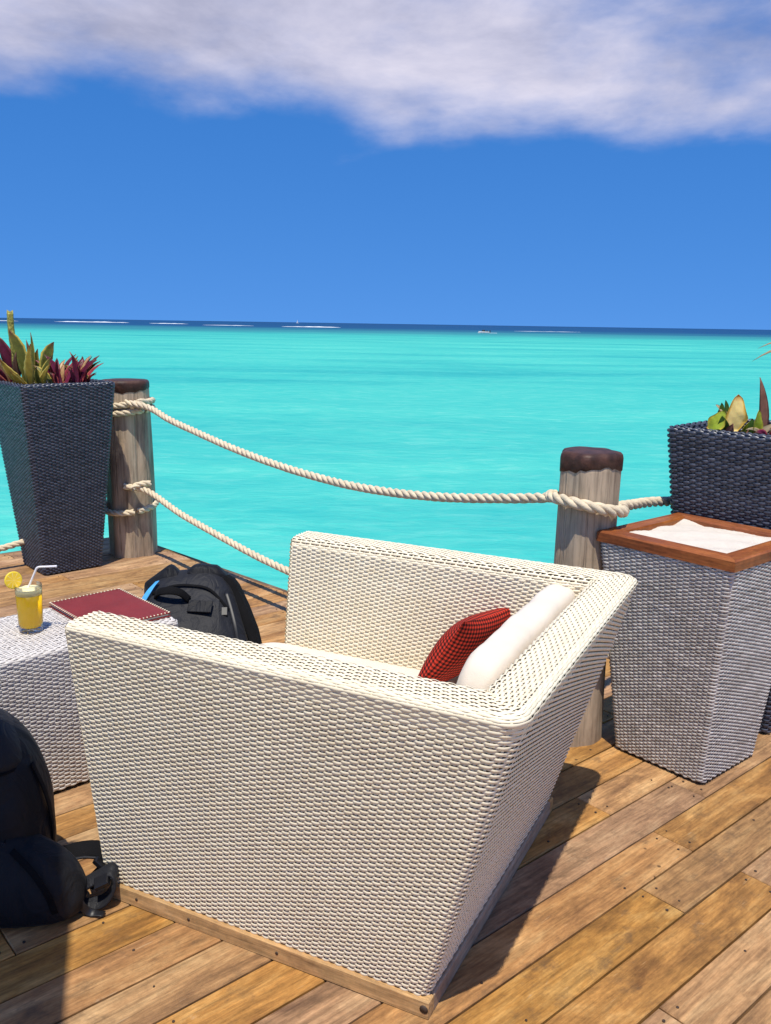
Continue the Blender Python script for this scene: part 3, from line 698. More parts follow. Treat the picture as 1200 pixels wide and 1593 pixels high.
span = [(PL[0] + .165 * math.cos(R(aL - 28)), PL[1] + .165 * math.sin(R(aL - 28)), 1.065), along(0.085, 1.040), along(0.155, 0.985), along(0.227, 0.945), along(0.355, 0.880), along(0.483, 0.835), along(0.609, 0.815), along(0.707, 0.824), along(0.793, 0.850), along(0.87, 0.888), along(0.94, 0.930), along(0.955, 0.942)]
rope_mesh('span', loc_pts(span, PL), RR, rp)
rope_mesh('post_wrap', loc_pts(ring_pts(PL, 0.172, 1.045, (0.02, 0), aL - 20, aL - 20 - 350, drop=0.0), PL), RR, rp)
rope_mesh('post_wrap', loc_pts(ring_pts(PL, 0.171, 1.000, (0.015, 0.005), aL + 10, aL + 10 - 355, drop=0.0), PL), RR, rp)
rope_mesh('knot', loc_pts([(s_l[0] - .02, s_l[1] - .05, 1.05), (s_l[0] + .03, s_l[1] - .04, 1.075), (s_l[0] + .045, s_l[1] + .01, 1.06), (s_l[0] + .01, s_l[1] + .03, 1.03), (s_l[0] - .01, s_l[1] - .02, 1.02), (s_l[0] + .03, s_l[1] - .05, 1.03)], PL), RR * .95, rp)
lo = empty('lower_rope', (PL[0], PL[1], 0), 0, label='lower twisted rope dipping from the corner post behind the armchair', cat='rope')
span = [(PL[0] + .165 * math.cos(R(aL - 40)), PL[1] + .165 * math.sin(R(aL - 40)), 0.505), along(0.07, 0.475), along(0.178, 0.395), along(0.296, 0.335), along(0.401, 0.288), along(0.489, 0.262), along(0.6, 0.245), along(0.72, 0.26), along(0.85, 0.31), along(0.955, 0.375)]
rope_mesh('span', loc_pts(span, PL), RR, lo)
rope_mesh('post_wrap', loc_pts(ring_pts(PL, 0.172, 0.340, (0.012, 0.02), aL - 20, aL - 20 - 352), PL), RR, lo)
rope_mesh('knot', loc_pts([(s_l[0] - .045, s_l[1] - .08, .495), (s_l[0] - .02, s_l[1] - .06, .515), (s_l[0] + .03, s_l[1] - .03, .525), (s_l[0] + .06, s_l[1] - 0.01, .52)], PL), RR * .95, lo)
rope_mesh('post_wrap', loc_pts(ring_pts(PR, 0.134, 0.39, (-0.01, 0.01), 0, 352), PL), RR, lo)
rl = empty('railing_rope', (PR[0], PR[1], 0), 0, label='rope looped round the slimmer post and running on behind the right planter', cat='rope')
rope_mesh('post_wrap', loc_pts(ring_pts(PR, 0.137, 0.943, (-0.026, -0.012), aL + 185, aL + 185 + 354), PR), RR * 1.05, rl)
PR2 = PR + PU * 2.4
pts = [tuple(PR + PU * t + PN * o) + (z,) for t, o, z in ((0.05, -0.06, 0.925), (0.13, -0.05, 0.922), (0.25, -0.03, 0.912), (0.45, 0.0, 0.895), (0.9, 0.0, 0.86), (1.5, 0.0, 0.90), (2.3, 0.0, 1.02))]
rope_mesh('span', loc_pts(pts, PR), RR, rl)
lr = empty('side_rope', (PL[0], PL[1], 0), 0, label='short piece of low rope at the left edge behind the dark planter', cat='rope')
d2 = -PU
pts = [tuple(PL + d2 * t + np.array([-0.03, 0.10])) + (z,) for t, z in ((0.15, 0.36), (0.6, 0.20), (1.1, 0.125), (1.6, 0.14), (2.4, 0.34))]
rope_mesh('span', loc_pts(pts, PL), RR, lr)
post(PR + PU * 2.42, 0.115, 0.113, 1.145, 0.076, 'log post past the right planter where the rope runs out of view', 9)
post(PL - PU * 2.55 + np.array([-0.03, 0.10]), 0.150, 0.150, 1.205, 0.068, 'log post out of view to the left of the corner planter', 11)

# ------------------------------------------------------------------ coffee table
TA = R(43.5); TX, TY = 0.495, 0.2225
table = empty('coffee_table', (-1.268, 2.926, 0), TA, label='low pale grey wicker coffee table carrying the juice and menu', cat='table')
rws = [(TX - .004 * (1 - j / 68), TY - .004 * (1 - j / 68), 0.016, 0.016 + 0.490 * j / 68) for j in range(69)]
for k in range(1, 4):
    a = R(90 * k / 3); i = 0.014 * (1 - math.cos(a)); rws.append((TX - i, TY - i, 0.016, 0.506 + 0.014 * math.sin(a)))
for k in range(1, 3): rws.append((TX - .014 - .008 * k, TY - .014 - .008 * k, 0.012, 0.520))
weave(tub(rws, 4, (46, 20), 1), 4, 0.0037, 0.0029, 0.0023, M['lgrey'], M['grey_core'], table, closed=True, seed=51, core='wicker_shell', name='wicker_weave', ampf=[1] * 66 + [.6] * 8)
NR = 54; xs = np.linspace(-(TX - .032), TX - .032, 44 * 4 + 1)
weave(np.array([np.c_[xs, np.full(len(xs), y), np.full(len(xs), 0.5195)] for y in np.linspace(-(TY - .030), TY - .030, NR)]), 4, 0.0039, 0.0020, 0.0020, M['lgrey'], M['grey_core'], table, seed=52, core='top_panel', name='wicker_weave')
chamfer_box('base_rail', -TX + .02, TX - .02, -TY + .02, TY - .02, 0.0005, 0.03, 0.002, M['grey_core'], table)
TOPZ = 0.5245
# menu
M['leather'] = simple('burgundy_leather', (0.20, 0.022, 0.020), 0.5, 0.35, 0.14, 9, 0.35, 180)
M['lace'] = simple('cream_lacing', (0.75, 0.66, 0.48), 0.7, 0.3, 0.1)
M['paper'] = simple('paper', (0.72, 0.66, 0.56), 0.8, 0.2, 0.05)
menu = empty('menu', (-1.034, 3.173, TOPZ), R(43.6), label='burgundy leather menu with laced edges on the coffee table', cat='menu')
mw, mh = 0.145, 0.20
chamfer_box('back_cover', -mw, mw, -mh, mh, 0.0, 0.004, 0.001, M['leather'], menu)
chamfer_box('pages', -mw + .006, mw - .006, -mh + .006, mh - .006, 0.0045, 0.012, 0.0005, M['paper'], menu)
V, F = [], []
n = 24
for side in (0, 1):
    for i in range(n + 1):
        for j in range(n + 1):
            x = -mw + 2 * mw * i / n; y = -mh + 2 * mh * j / n
            V.append((x, y, 0.0125 + 0.0035 * side + 0.004 * math.sin(i / n * 3.1) * math.sin(j / n * 3.1)))
for side in (0, 1):
    o = side * (n + 1) ** 2
    for i in range(n):
        for j in range(n):
            q = (o + i * (n + 1) + j, o + (i + 1) * (n + 1) + j, o + (i + 1) * (n + 1) + j + 1, o + i * (n + 1) + j + 1); F.append(q if side else q[::-1])
b1 = [i * (n + 1) for i in range(n + 1)] + [n * (n + 1) + j for j in range(1, n + 1)] + [i * (n + 1) + n for i in range(n - 1, -1, -1)] + [j for j in range(n - 1, 0, -1)]
for a, b_ in zip(b1, b1[1:] + b1[:1]): F.append((a, b_, b_ + (n + 1) ** 2, a + (n + 1) ** 2))
cover = mesh_py('front_cover', V, F, M['leather'], menu, True)
LV, LF = [], []
def stitch(p, d, L=0.0045, r=0.0022):
    th = np.linspace(0, 2 * np.pi, 6, endpoint=False); p = np.array(p); d = np.array(d); side = np.array([-d[1], d[0], 0])
    o = len(LV)
    for k in (-1, -.5, .5, 1):
        rr_ = r if abs(k) < .9 else r * .4
        for t in th: LV.append(p + d * L * k + side * rr_ * math.cos(t) + np.array([0, 0, 1]) * rr_ * math.sin(t))
    for a in range(3):
        for b in range(6): LF.append((o + a * 6 + b, o + a * 6 + (b + 1) % 6, o + a * 6 + 6 + (b + 1) % 6, o + a * 6 + 6 + b))
for k in range(27):
    y = -mh + .007 + (2 * mh - .014) * k / 26
    for sx in (-1, 1): stitch((sx * (mw - .003), y, 0.017), (1, 0, 0))
for k in range(20):
    x = -mw + .007 + (2 * mw - .014) * k / 19
    for sy in (-1, 1): stitch((x, sy * (mh - .003), 0.017), (0, 1, 0))
tag(mesh_py('lacing', LV, LF, M['lace'], cover, True), kind='stuff')
# glass of juice
def glass_mat():
    m, g, b = material('clear_glass'); t = g.t
    fr = g.n('ShaderNodeFresnel', i={'IOR': 1.45}).outputs[0]; tr = g.n('ShaderNodeBsdfTransparent', i={'Color': (0.97, 0.98, 0.975, 1)}); gl_ = g.n('ShaderNodeBsdfGlossy', i={'Roughness': 0.03})
    mx = g.n('ShaderNodeMixShader', i={0: g.m('MULTIPLY', fr, 0.8)}); t.links.new(tr.outputs[0], mx.inputs[1]); t.links.new(gl_.outputs[0], mx.inputs[2])
    t.links.new(mx.outputs[0], t.nodes['Material Output'].inputs[0]); return m
M['glass'] = glass_mat()
M['juice'] = simple('orange_juice', (0.98, 0.62, 0.012), 0.35, 0.4, 0.06, 20)
jb = M['juice'].node_tree.nodes['Principled BSDF']; jb.inputs['Subsurface Weight'].default_value = 0.25; jb.inputs['Subsurface Radius'].default_value = (0.02, 0.012, 0.002)
M['jfoam'] = simple('juice_foam', (0.95, 0.84, 0.46), 0.6, 0.3, 0.08, 60, 0.5, 300)
def lathe(name, prof, mat, parent, ns=40):
    th = np.linspace(0, 2 * np.pi, ns, endpoint=False)
    return loft(name, [[(r * math.cos(t), r * math.sin(t), z) for t in th] for r, z in prof], mat, parent)
GX, GY = -1.240, 2.955
gl = empty('juice_glass', (GX, GY, TOPZ), 0, label='clear tumbler of orange juice with a foamy top on the coffee table', cat='glass'); gl.scale = (1.10, 1.10, 1.15)
lathe('tumbler', [(0.004, 0.0), (0.033, 0.0), (0.0365, 0.004), (0.041, 0.145), (0.0405, 0.1465), (0.0395, 0.145), (0.0348, 0.022), (0.030, 0.016), (0.004, 0.015)], M['glass'], gl)
lathe('juice', [(0.004, 0.0140), (0.031, 0.0155), (0.0358, 0.024), (0.0390, 0.116), (0.003, 0.1161)], M['juice'], gl)
lathe('foam', [(0.003, 0.1164), (0.0390, 0.1164), (0.0394, 0.132), (0.034, 0.1355), (0.015, 0.137), (0.003, 0.1372)], M['jfoam'], gl)
M['straw'] = simple('white_straw', (0.80, 0.78, 0.80), 0.35, 0.5, 0.03)
sp = catmull([(-0.012, 0.0, 0.118), (0.010, 0.004, 0.165), (0.024, 0.006, 0.196), (0.030, 0.006, 0.206), (0.040, 0.005, 0.211), (0.065, 0.003, 0.213), (0.102, 0.0, 0.216)], 8)
st = tube('straw', sp + np.array([GX + .002, GY, TOPZ + .02]), 0.0036, M['straw'], None, 10)
tag(st, 'white bent drinking straw standing in the juice glass', 'straw')
# citrus slice on the rim
def slice_mat():
    m, g, b = material('lemon_flesh'); co = g.n('ShaderNodeTexCoord').outputs['Object']
    s_ = g.n('ShaderNodeSeparateXYZ', i={0: co}); ang = g.m('ARCTAN2', s_.outputs[2], s_.outputs[0]); 
    r_ = g.n('ShaderNodeVectorMath', operation='LENGTH', i={0: co}).outputs['Value']
    seg_ = g.m('ABSOLUTE', g.m('SINE', g.m('MULTIPLY', ang, 4.5)))
    c = g.ramp(seg_, [(0.06, (0.85, 0.74, 0.38)), (0.22, (0.84, 0.56, 0.03))])
    c = g.mix(g.ramp(r_, [(0.0, 1.0), (0.004, 0.0)]), c, (0.86, 0.76, 0.45))
    g.t.links.new(c, b.inputs['Base Color']); b.inputs['Roughness'].default_value = 0.35; return m
M['flesh'] = slice_mat(); M['rind'] = simple('lemon_rind', (0.84, 0.62, 0.04), 0.45, 0.4, 0.06)
sl = empty('lemon_slice', (GX - 0.048, GY - 0.006, TOPZ + 0.185), R(28), label='lemon slice hooked on the rim of the juice glass', cat='lemon slice')
sl.rotation_euler = (R(-6), R(-14), R(46))
th = np.linspace(0, 2 * np.pi, 40, endpoint=False)
def disc(r, y): return [(r * math.cos(t), y, r * math.sin(t)) for t in th]
loft('rind', [disc(0.0262, -0.003), disc(0.030, -0.0026), disc(0.0306, 0), disc(0.030, 0.0026), disc(0.0262, 0.003)], M['rind'], sl, caps=False)
loft('flesh', [disc(0.0008, -0.0029), disc(0.0261, -0.0029), disc(0.0261, 0.0029), disc(0.0008, 0.0029)], M['flesh'], sl, smooth=False)

# ------------------------------------------------------------------ backpacks
M['nylon'] = simple('black_nylon', (0.0055, 0.006, 0.0085), 0.6, 0.25, 0.3, 8, 0.5, 380, sheen=0.02)
M['nylon2'] = simple('charcoal_nylon', (0.011, 0.0115, 0.015), 0.6, 0.28, 0.25, 9, 0.5, 420, sheen=0.03)
def folds(m, s1=11.0, d1=0.02):
    g = G(m.node_tree); b = m.node_tree.nodes['Principled BSDF']; co = g.n('ShaderNodeTexCoord').outputs['Object']
    n = g.noise(g.mapping(co, sc=(1, 1, 0.55)), s1, 3, 0.5, 1.2); f = g.noise(co, 420, 2, 0.5)
    b1 = g.n('ShaderNodeBump', i={'Strength': 0.9, 'Distance': d1, 'Height': n}); b2 = g.n('ShaderNodeBump', i={'Strength': 0.4, 'Distance': 0.002, 'Height': f, 'Normal': b1.outputs[0]})
    g.t.links.new(b2.outputs[0], b.inputs['Normal'])
folds(M['nylon']); folds(M['nylon2'], 14.0, 0.014)
M['mesh_pad'] = simple('black_padding', (0.005, 0.005, 0.006), 0.85, 0.15, 0.3, 12, 0.6, 260)
M['plastic'] = simple('black_plastic', (0.008, 0.008, 0.010), 0.45, 0.4, 0.1, 30)
M['blue'] = simple('blue_webbing', (0.07, 0.36, 0.72), 0.6, 0.3, 0.1, 40)
def ribbon(name, pts, w, th_, mat, parent, up=(0, 0, 1), per=8, wdir=None):
    P = resample(catmull(pts, per), n=max(8, len(pts) * per // 2)); T = np.gradient(P, axis=0); T /= np.linalg.norm(T, axis=1)[:, None]
    if wdir is not None:
        W = np.array(wdir, float); Wv = np.array([W - t * (W @ t) for t in T])
    else: Wv = np.cross(T, np.array(up, float))
    Wv /= np.linalg.norm(Wv, axis=1)[:, None] + 1e-9; Nn = np.cross(Wv, T)
    rings = [[p - a * w / 2 + b * th_ * .3, p - a * w * .42 + b * th_ / 2, p + a * w * .42 + b * th_ / 2, p + a * w / 2 + b * th_ * .3,
              p + a * w / 2 - b * th_ * .3, p + a * w * .42 - b * th_ / 2, p - a * w * .42 - b * th_ / 2, p - a * w / 2 - b * th_ * .3] for p, a, b in zip(P, Wv, Nn)]
    return loft(name, rings, mat, parent)
def soft(name, secs, mat, parent, e=2.8, ns=48, wr=0.008, seed=0):
    """stack of soft rounded sections (cx, cy, z, half_x, half_y)"""
    rr = np.random.default_rng(seed); S_ = catmull([list(s) for s in secs], 5); th = np.linspace(0, 2 * np.pi, ns, endpoint=False); rings = []
    a1, a2, a3 = rr.uniform(0, 6, 3)
    for i, (cx, cy, z, hx, hy) in enumerate(S_):
        cs, sn = np.cos(th), np.sin(th); r = 1 / (np.abs(cs) ** e + np.abs(sn) ** e) ** (1 / e)
        w = 1 + wr * np.sin(3 * th + 17 * z + a1) + wr * np.sin(5 * th - 31 * z + a2) + wr * .7 * np.sin(9 * th + 43 * z + a3)
        rings.append(np.stack([cx + cs * r * max(hx, .004) * w, cy + sn * r * max(hy, .004) * w, np.full(ns, z)], -1))
    return loft(name, rings, mat, parent)
# the near one, standing at the foot of the coffee table
bg2 = empty('backpack', (-1.138, 2.26, 0), R(6), label='black backpack standing on the deck at the left edge beside the armchair', cat='backpack')
body = soft('body', [(0, 0, 0.002, .150, .10), (0, 0, 0.02, .182, .135), (0.005, 0, .10, .194, .15), (.0, .005, .22, .200, .15), (-.005, .012, .34, .186, .14), (-.02, .025, .44, .158, .115), (-.04, .035, .50, .120, .085), (-.05, .04, .535, .06, .05)], M['nylon'], bg2, wr=.006, seed=3)
pk = soft('front_pocket', [(.15, -.13, 0.003, .130, .065), (.155, -.13, .03, .160, .085), (.15, -.125, .10, .158, .085), (.12, -.115, .17, .130, .07), (.08, -.10, .22, .08, .045), (.06, -.10, .235, .03, .02)], M['nylon'], bg2, wr=.012, seed=5)
def arc(pts): return [tuple(p) for p in pts]
lid = soft('lid', [(-.022, .006, .395, .168, .124), (-.022, .008, .42, .168, .124), (-.030, .014, .47, .146, .108), (-.042, 0.022, .515, .11, .085), (-.05, .028, .548, .05, .04)], M['nylon2'], bg2, wr=.006, seed=8)
ribbon('lid_seam', [(-.19, -.07, .398), (-.08, -.120, .402), (.06, -.120, .400), (.130, -.07, .397), (.147, 0.02, .397)], .008, .006, M['mesh_pad'], lid)
ribbon('seam', [(-.02, -.150, .395), (.03, -.158, .30), (.07, -.155, .21), (.13, -.15, .16), (.20, -.14, .13)], .006, .005, M['nylon2'], body, wdir=(1, 0, .6))
ribbon('side_strap', [(.165, -.02, .39), (.195, -.02, .30), (.206, -.01, .20), (.20, .0, .10)], .022, .004, M['mesh_pad'], body, wdir=(0, 1, 0))
def sh(pts, d=(.040, 0, 0)): return [tuple(np.array(p) + np.array(d)) for p in pts]
s1 = ribbon('shoulder_strap', sh([(.07, -.12, .23), (.125, -.085, .165), (.190, -.055, .125), (.250, -.040, .128), (.300, -.035, .122), (.318, -.038, .095), (.300, -.045, .060), (.27, -.055, .030)]), .052, .014, M['mesh_pad'], bg2, wdir=(0, 1, .45))
ribbon('strap_edge', sh([(.072, -.146, .222), (.127, -.110, .157), (.192, -.080, .117), (.252, -.065, .120), (.302, -.060, .113)]), .008, .006, M['nylon2'], s1, wdir=(0, 1, .45))
s2 = ribbon('hip_strap', sh([(.17, -.12, .135), (.205, -.115, .085), (.250, -.105, .058), (.300, -.10, .078), (.345, -.105, .104), (.352, -.112, .066), (.325, -.12, .022), (.28, -.12, .008), (.22, -.13, .012)]), .042, .010, M['nylon2'], bg2, wdir=(0, 1, .5))
def buckle(parent, c, s, rz):
    o = chamfer_box('buckle', -s[0] / 2, s[0] / 2, -s[1] / 2, s[1] / 2, -s[2] / 2, s[2] / 2, 0.003, M['plastic'], parent); o.location = c; o.rotation_euler = rz; return o
buckle(bg2, (.345, -.062, .10), (.040, .032, .014), (R(10), R(50), 0)); buckle(bg2, (.360, -.125, .082), (.042, .036, .015), (R(20), R(-25), 0)); buckle(bg2, (.285, -.135, .050), (.034, .03, .012), (R(35), R(10), R(15)))
ribbon('loose_webbing', sh([(.24, -.13, .115), (.255, -.155, .075), (.268, -.160, .04), (.290, -.155, .010), (.33, -.16, .006)]), .022, .003, M['plastic'], bg2, wdir=(1, .3, 0))
ribbon('loose_webbing', sh([(.10, -.16, .21), (.16, -.20, .17), (.20, -.215, .11), (.215, -.21, .05)]), .018, .003, M['mesh_pad'], bg2, wdir=(1, 0, .3))
# the far one, lying beyond the table
bg1 = empty('backpack', (-0.88, 3.93, 0), R(4), label='black backpack with a blue tag lying beyond the coffee table', cat='backpack')
# local: x right, y away from the camera
prof = [(-.27, .004), (-.275, .10), (-.255, .19), (-.205, .275), (-.12, .355), (-.02, .425), (.055, .455), (.10, .44), (.125, .36), (.13, .18), (.12, .004)]
pf = catmull(prof, 4); nP = len(pf); nx = 31; rings = []
for k, (yy, zz_) in enumerate(pf):
    zt = min(1, zz_ / .45); half = .315 - .115 * zt ** 1.3; ring = []
    for i in range(nx):
        s_ = -1 + 2 * i / (nx - 1); x = s_ * half + .03 * zt * 0 - .02
        dome = (1 - abs(s_) ** 4.0)
        y2 = yy * (0.55 + .45 * dome) + .01 * math.sin(7 * x + 20 * zz_); z2 = zz_ * (0.80 + .20 * dome) + .006 * math.sin(19 * x + 11 * yy)
        ring.append((x, y2, max(0.003, z2)))
    rings.append(ring)
A = np.array(rings); V = A.reshape(-1, 3); F = grid_faces(nP, nx)
b_ob = mesh_np('body', V, F, M['nylon2'], bg1)
for i in (0, nx - 1):
    ring = A[:, i]; c = ring.mean(0); VV = [tuple(c)] + [tuple(p) for p in ring]; FF = [(0, k + 1, k + 2) if i else (0, k + 2, k + 1) for k in range(nP - 1)]
    mesh_py('side_panel', VV, FF, M['nylon'], b_ob, True)
# padded back panel rising behind the pocket, with a notch in its top edge
def top_z(x): return .485 - .75 * max(0, -.12 - x) ** 1.0 - .045 * math.exp(-((x + .06) / .035) ** 2) - .10 * max(0, x - .02) - .9 * max(0, x - .10) ** 1.0
xs = np.linspace(-.235, .20, 34); V = []
for x in xs:
    t = top_z(x)
    V += [(x, .02, max(.05, t - .075)), (x, .035, t - .012), (x, .055, t), (x, .10, t - .004), (x, .125, t - .03), (x, .14, .10)]
mesh_np('back_panel', V, grid_faces(34, 6), M['nylon'], bg1)
V = []
for x, zt, yb in ((.14, .44, .03), (.165, .425, .03), (.19, .395, .02), (.24, .31, -.04), (.285, .215, -.10), (.31, .12, -.14), (.32, .01, -.16)):
    V += [(x - .025, yb - .01, max(0.004, zt - .05)), (x, yb, zt), (x + .012, yb + .06, zt - .012), (x + .015, yb + .16, max(.003, zt - .11))]
mesh_np('side_wing', V, grid_faces(7, 4), M['mesh_pad'], bg1)
def onb(x, t):                                     # a point on the sloping front: x across, t 0 (low) .. 1 (top)
    k = int(np.interp(t, [0, 1], [4 * 1, 4 * 5])); i = int(np.clip((x + .02 + .22) / .44 * (nx - 1), 0, nx - 1)); return A[k, i] + np.array([0, -.006, .006])
ribbon('zip', [tuple(onb(-.17, .9)), tuple(onb(-.09, .98)), tuple(onb(0, .96)), tuple(onb(.09, .90)), tuple(onb(.17, .72))], .012, .006, M['mesh_pad'], b_ob, up=(0, -.7, .7))
ribbon('grab_handle', [(-.165, -.075, .375), (-.14, -.11, .405), (-.09, -.125, .415), (-.045, -.12, .405), (-.01, -.10, .365)], .035, .010, M['mesh_pad'], bg1, wdir=(0.1, .6, .75))
o = chamfer_box('patch', -.055, .055, -.030, .030, 0, .006, .002, M['nylon'], bg1); o.location = (.045, -.142, .345); o.rotation_euler = (R(42), 0, R(-8))
ribbon('compression_strap', [(.105, -.035, .405), (.115, -.11, .345), (.118, -.18, .275), (.12, -.24, .19)], .026, .005, M['nylon2'], bg1, wdir=(1, 0, 0))
buckle(bg1, (.15, -.125, .315), (.03, .045, .012), (R(40), 0, R(4)))
ribbon('side_strap', [(.15, -.05, .385), (.175, -.10, .33), (.20, -.16, .26), (.215, -.20, .19)], .016, .004, M['plastic'], bg1, wdir=(1, 0, 0))
ribbon('blue_tag', [(-.165, -.01, .425), (-.185, -.05, .405), (-.215, -.08, .36), (-.245, -.10, .305), (-.26, -.11, .25)], .026, .004, M['blue'], bg1, wdir=(.9, 0, .5))

# ------------------------------------------------------------------ plants
def leaf_mat(name, mid, edge, tipc=None, rough=0.4, streak=0.35, trans=0.35):
    m, g, b = material(name)
    at = g.n('ShaderNodeAttribute', attribute_name='margin').outputs['Fac']; al = g.n('ShaderNodeAttribute', attribute_name='along').outputs['Fac']
    co = g.n('ShaderNodeTexCoord').outputs['Object']; oi = g.n('ShaderNodeObjectInfo').outputs['Random']
    n = g.noise(co, 24, 4, 0.65)
    c = g.mix(g.ramp(at, [(0.55, 0.0), (0.8, 1.0)]), mid, edge)
    if tipc: c = g.mix(g.ramp(al, [(0.80, 0.0), (0.97, 1.0)]), c, tipc)
    c = g.mix(1.0, c, g.ramp(n, [(0.3, 1 - streak), (0.7, 1 + streak)]), 'MULTIPLY')
    v = g.m('ADD', g.m('MULTIPLY', oi, 0.5), 1.0); c = g.mix(1.0, c, g.n('ShaderNodeCombineColor', i={0: v, 1: v, 2: v}).outputs[0], 'MULTIPLY')
    g.t.links.new(c, b.inputs['Base Color']); b.inputs['Roughness'].default_value = rough; b.inputs['Specular IOR Level'].default_value = 0.45
    tl = g.n('ShaderNodeBsdfTranslucent'); g.t.links.new(c, tl.inputs[0]); mx = g.n('ShaderNodeMixShader', i={0: trans})
    g.t.links.new(b.outputs[0], mx.inputs[1]); g.t.links.new(tl.outputs[0], mx.inputs[2]); g.t.links.new(mx.outputs[0], g.t.nodes['Material Output'].inputs[0])
    return m
M['agave'] = leaf_mat('agave_leaf', (0.13, 0.135, 0.025), (0.56, 0.43, 0.08), (0.12, 0.05, 0.02))
M['agave_gold'] = leaf_mat('golden_agave_leaf', (0.52, 0.38, 0.06), (0.66, 0.52, 0.14), (0.2, 0.08, 0.02), streak=.25)
M['rhoeo'] = leaf_mat('purple_leaf', (0.15, 0.014, 0.045), (0.22, 0.035, 0.055), (0.10, 0.06, 0.03))
M['rhoeo_pink'] = leaf_mat('crimson_leaf', (0.26, 0.035, 0.055), (0.40, 0.13, 0.09))
M['rhoeo_pale'] = leaf_mat('striped_leaf', (0.48, 0.30, 0.13), (0.20, 0.03, 0.05))
M['croton'] = leaf_mat('yellow_leaf', (0.95, 0.78, 0.33), (0.88, 0.60, 0.10), (0.60, 0.30, 0.05), streak=.15)
M['lime'] = leaf_mat('lime_leaf', (0.34, 0.42, 0.03), (0.50, 0.46, 0.05), streak=.4)
M['green'] = leaf_mat('green_leaf', (0.06, 0.13, 0.02), (0.10, 0.19, 0.03), streak=.4)
M['brown'] = leaf_mat('brown_leaf', (0.26, 0.12, 0.08), (0.12, 0.04, 0.03), streak=.3)
M['dry'] = leaf_mat('dry_leaf', (0.50, 0.40, 0.24), (0.42, 0.30, 0.15), streak=.25)
M['stalk'] = simple('mottled_stalk', (0.30, 0.27, 0.06), 0.55, 0.3, 0.75, 70, 0.7, 60)
def leaf(parent, base, ctrl, tip, w, mat, thick=0.004, fold=0.25, face=(0, -1, 0.25), shape=0.55, n=9, teeth=0, curl=0.0):
    """blade from base to tip along a quadratic curve; closed, folded along the midrib"""
    b, c, t = np.array(base, float), np.array(ctrl, float), np.array(tip, float); rings = []; mg = []; al = []
    for i in range(n):
        s = i / (n - 1); p = (1 - s) ** 2 * b + 2 * s * (1 - s) * c + s * s * t; T = 2 * (1 - s) * (c - b) + 2 * s * (t - c); T /= np.linalg.norm(T) + 1e-9
        f = np.array(face, float); f = f - T * (f @ T); f /= np.linalg.norm(f) + 1e-9; W = np.cross(T, f)
        ww = w * (0.45 + 0.55 * min(1, s / shape)) * (1 if s < shape else max(0.03, math.cos((s - shape) / (1 - shape) * math.pi / 2) ** 0.85)) / 2
        if teeth and i % 2: ww *= 1 - teeth
        cu = curl * math.sin(9 * s + w * 80) * ww
        e = f * (fold * ww)
        rings.append([p - W * ww + e + f * cu, p - W * ww * .45 + e * .2 + f * thick * .5, p + f * thick * .3, p + W * ww * .45 + e * .2 + f * thick * .5, p + W * ww + e - f * cu,
                      p + W * ww * .45 - f * thick * .4, p - f * thick * .7, p - W * ww * .45 - f * thick * .4]); mg += [1, .35, 0, .35, 1, .35, 0, .35]; al += [s] * 8
    return loft('leaf', rings, mat, parent, attrs={'margin': mg, 'along': al})
def plant(name, loc, label, cat, group=None): return empty(name, loc, 0, label=label, cat=cat, group=group)
def leaves(p, o, lst, sh=(0, 0, 0), ws=1.0):
    o = np.array(o) - np.array(sh)
    for (b, c, t, w, m, kw) in lst:
        w = w * ws
        leaf(p, *[tuple(np.array(q) - np.array(o)) for q in (b, c, t)], w, M[m], **kw)
SZ = 1.152
o = (-2.362, 5.66, SZ)
pl = plant('cactus_stem', o, 'tall mottled stalk with a cut top rising from the corner planter', 'plant')
th = np.linspace(0, 2 * np.pi, 20, endpoint=False); rg = []
for k in range(26):
    z = .485 * k / 25; r = 0.0195 * (1 + 0.14 * np.cos(4 * th + .6)) * (1 + 0.05 * math.sin(k * 2.1)) * (1 if k < 25 else .85)
    rg.append(np.stack([r * np.cos(th) + .006 * math.sin(k * .22), r * np.sin(th), np.full(20, z) + (0.012 * np.cos(2 * th) if k == 25 else 0)], -1))
loft('stalk', rg, M['stalk'], pl)
o = (-2.31, 5.64, SZ)
pl = plant('agave', o, 'agave with yellow edged green blades in the middle of the corner planter', 'plant')
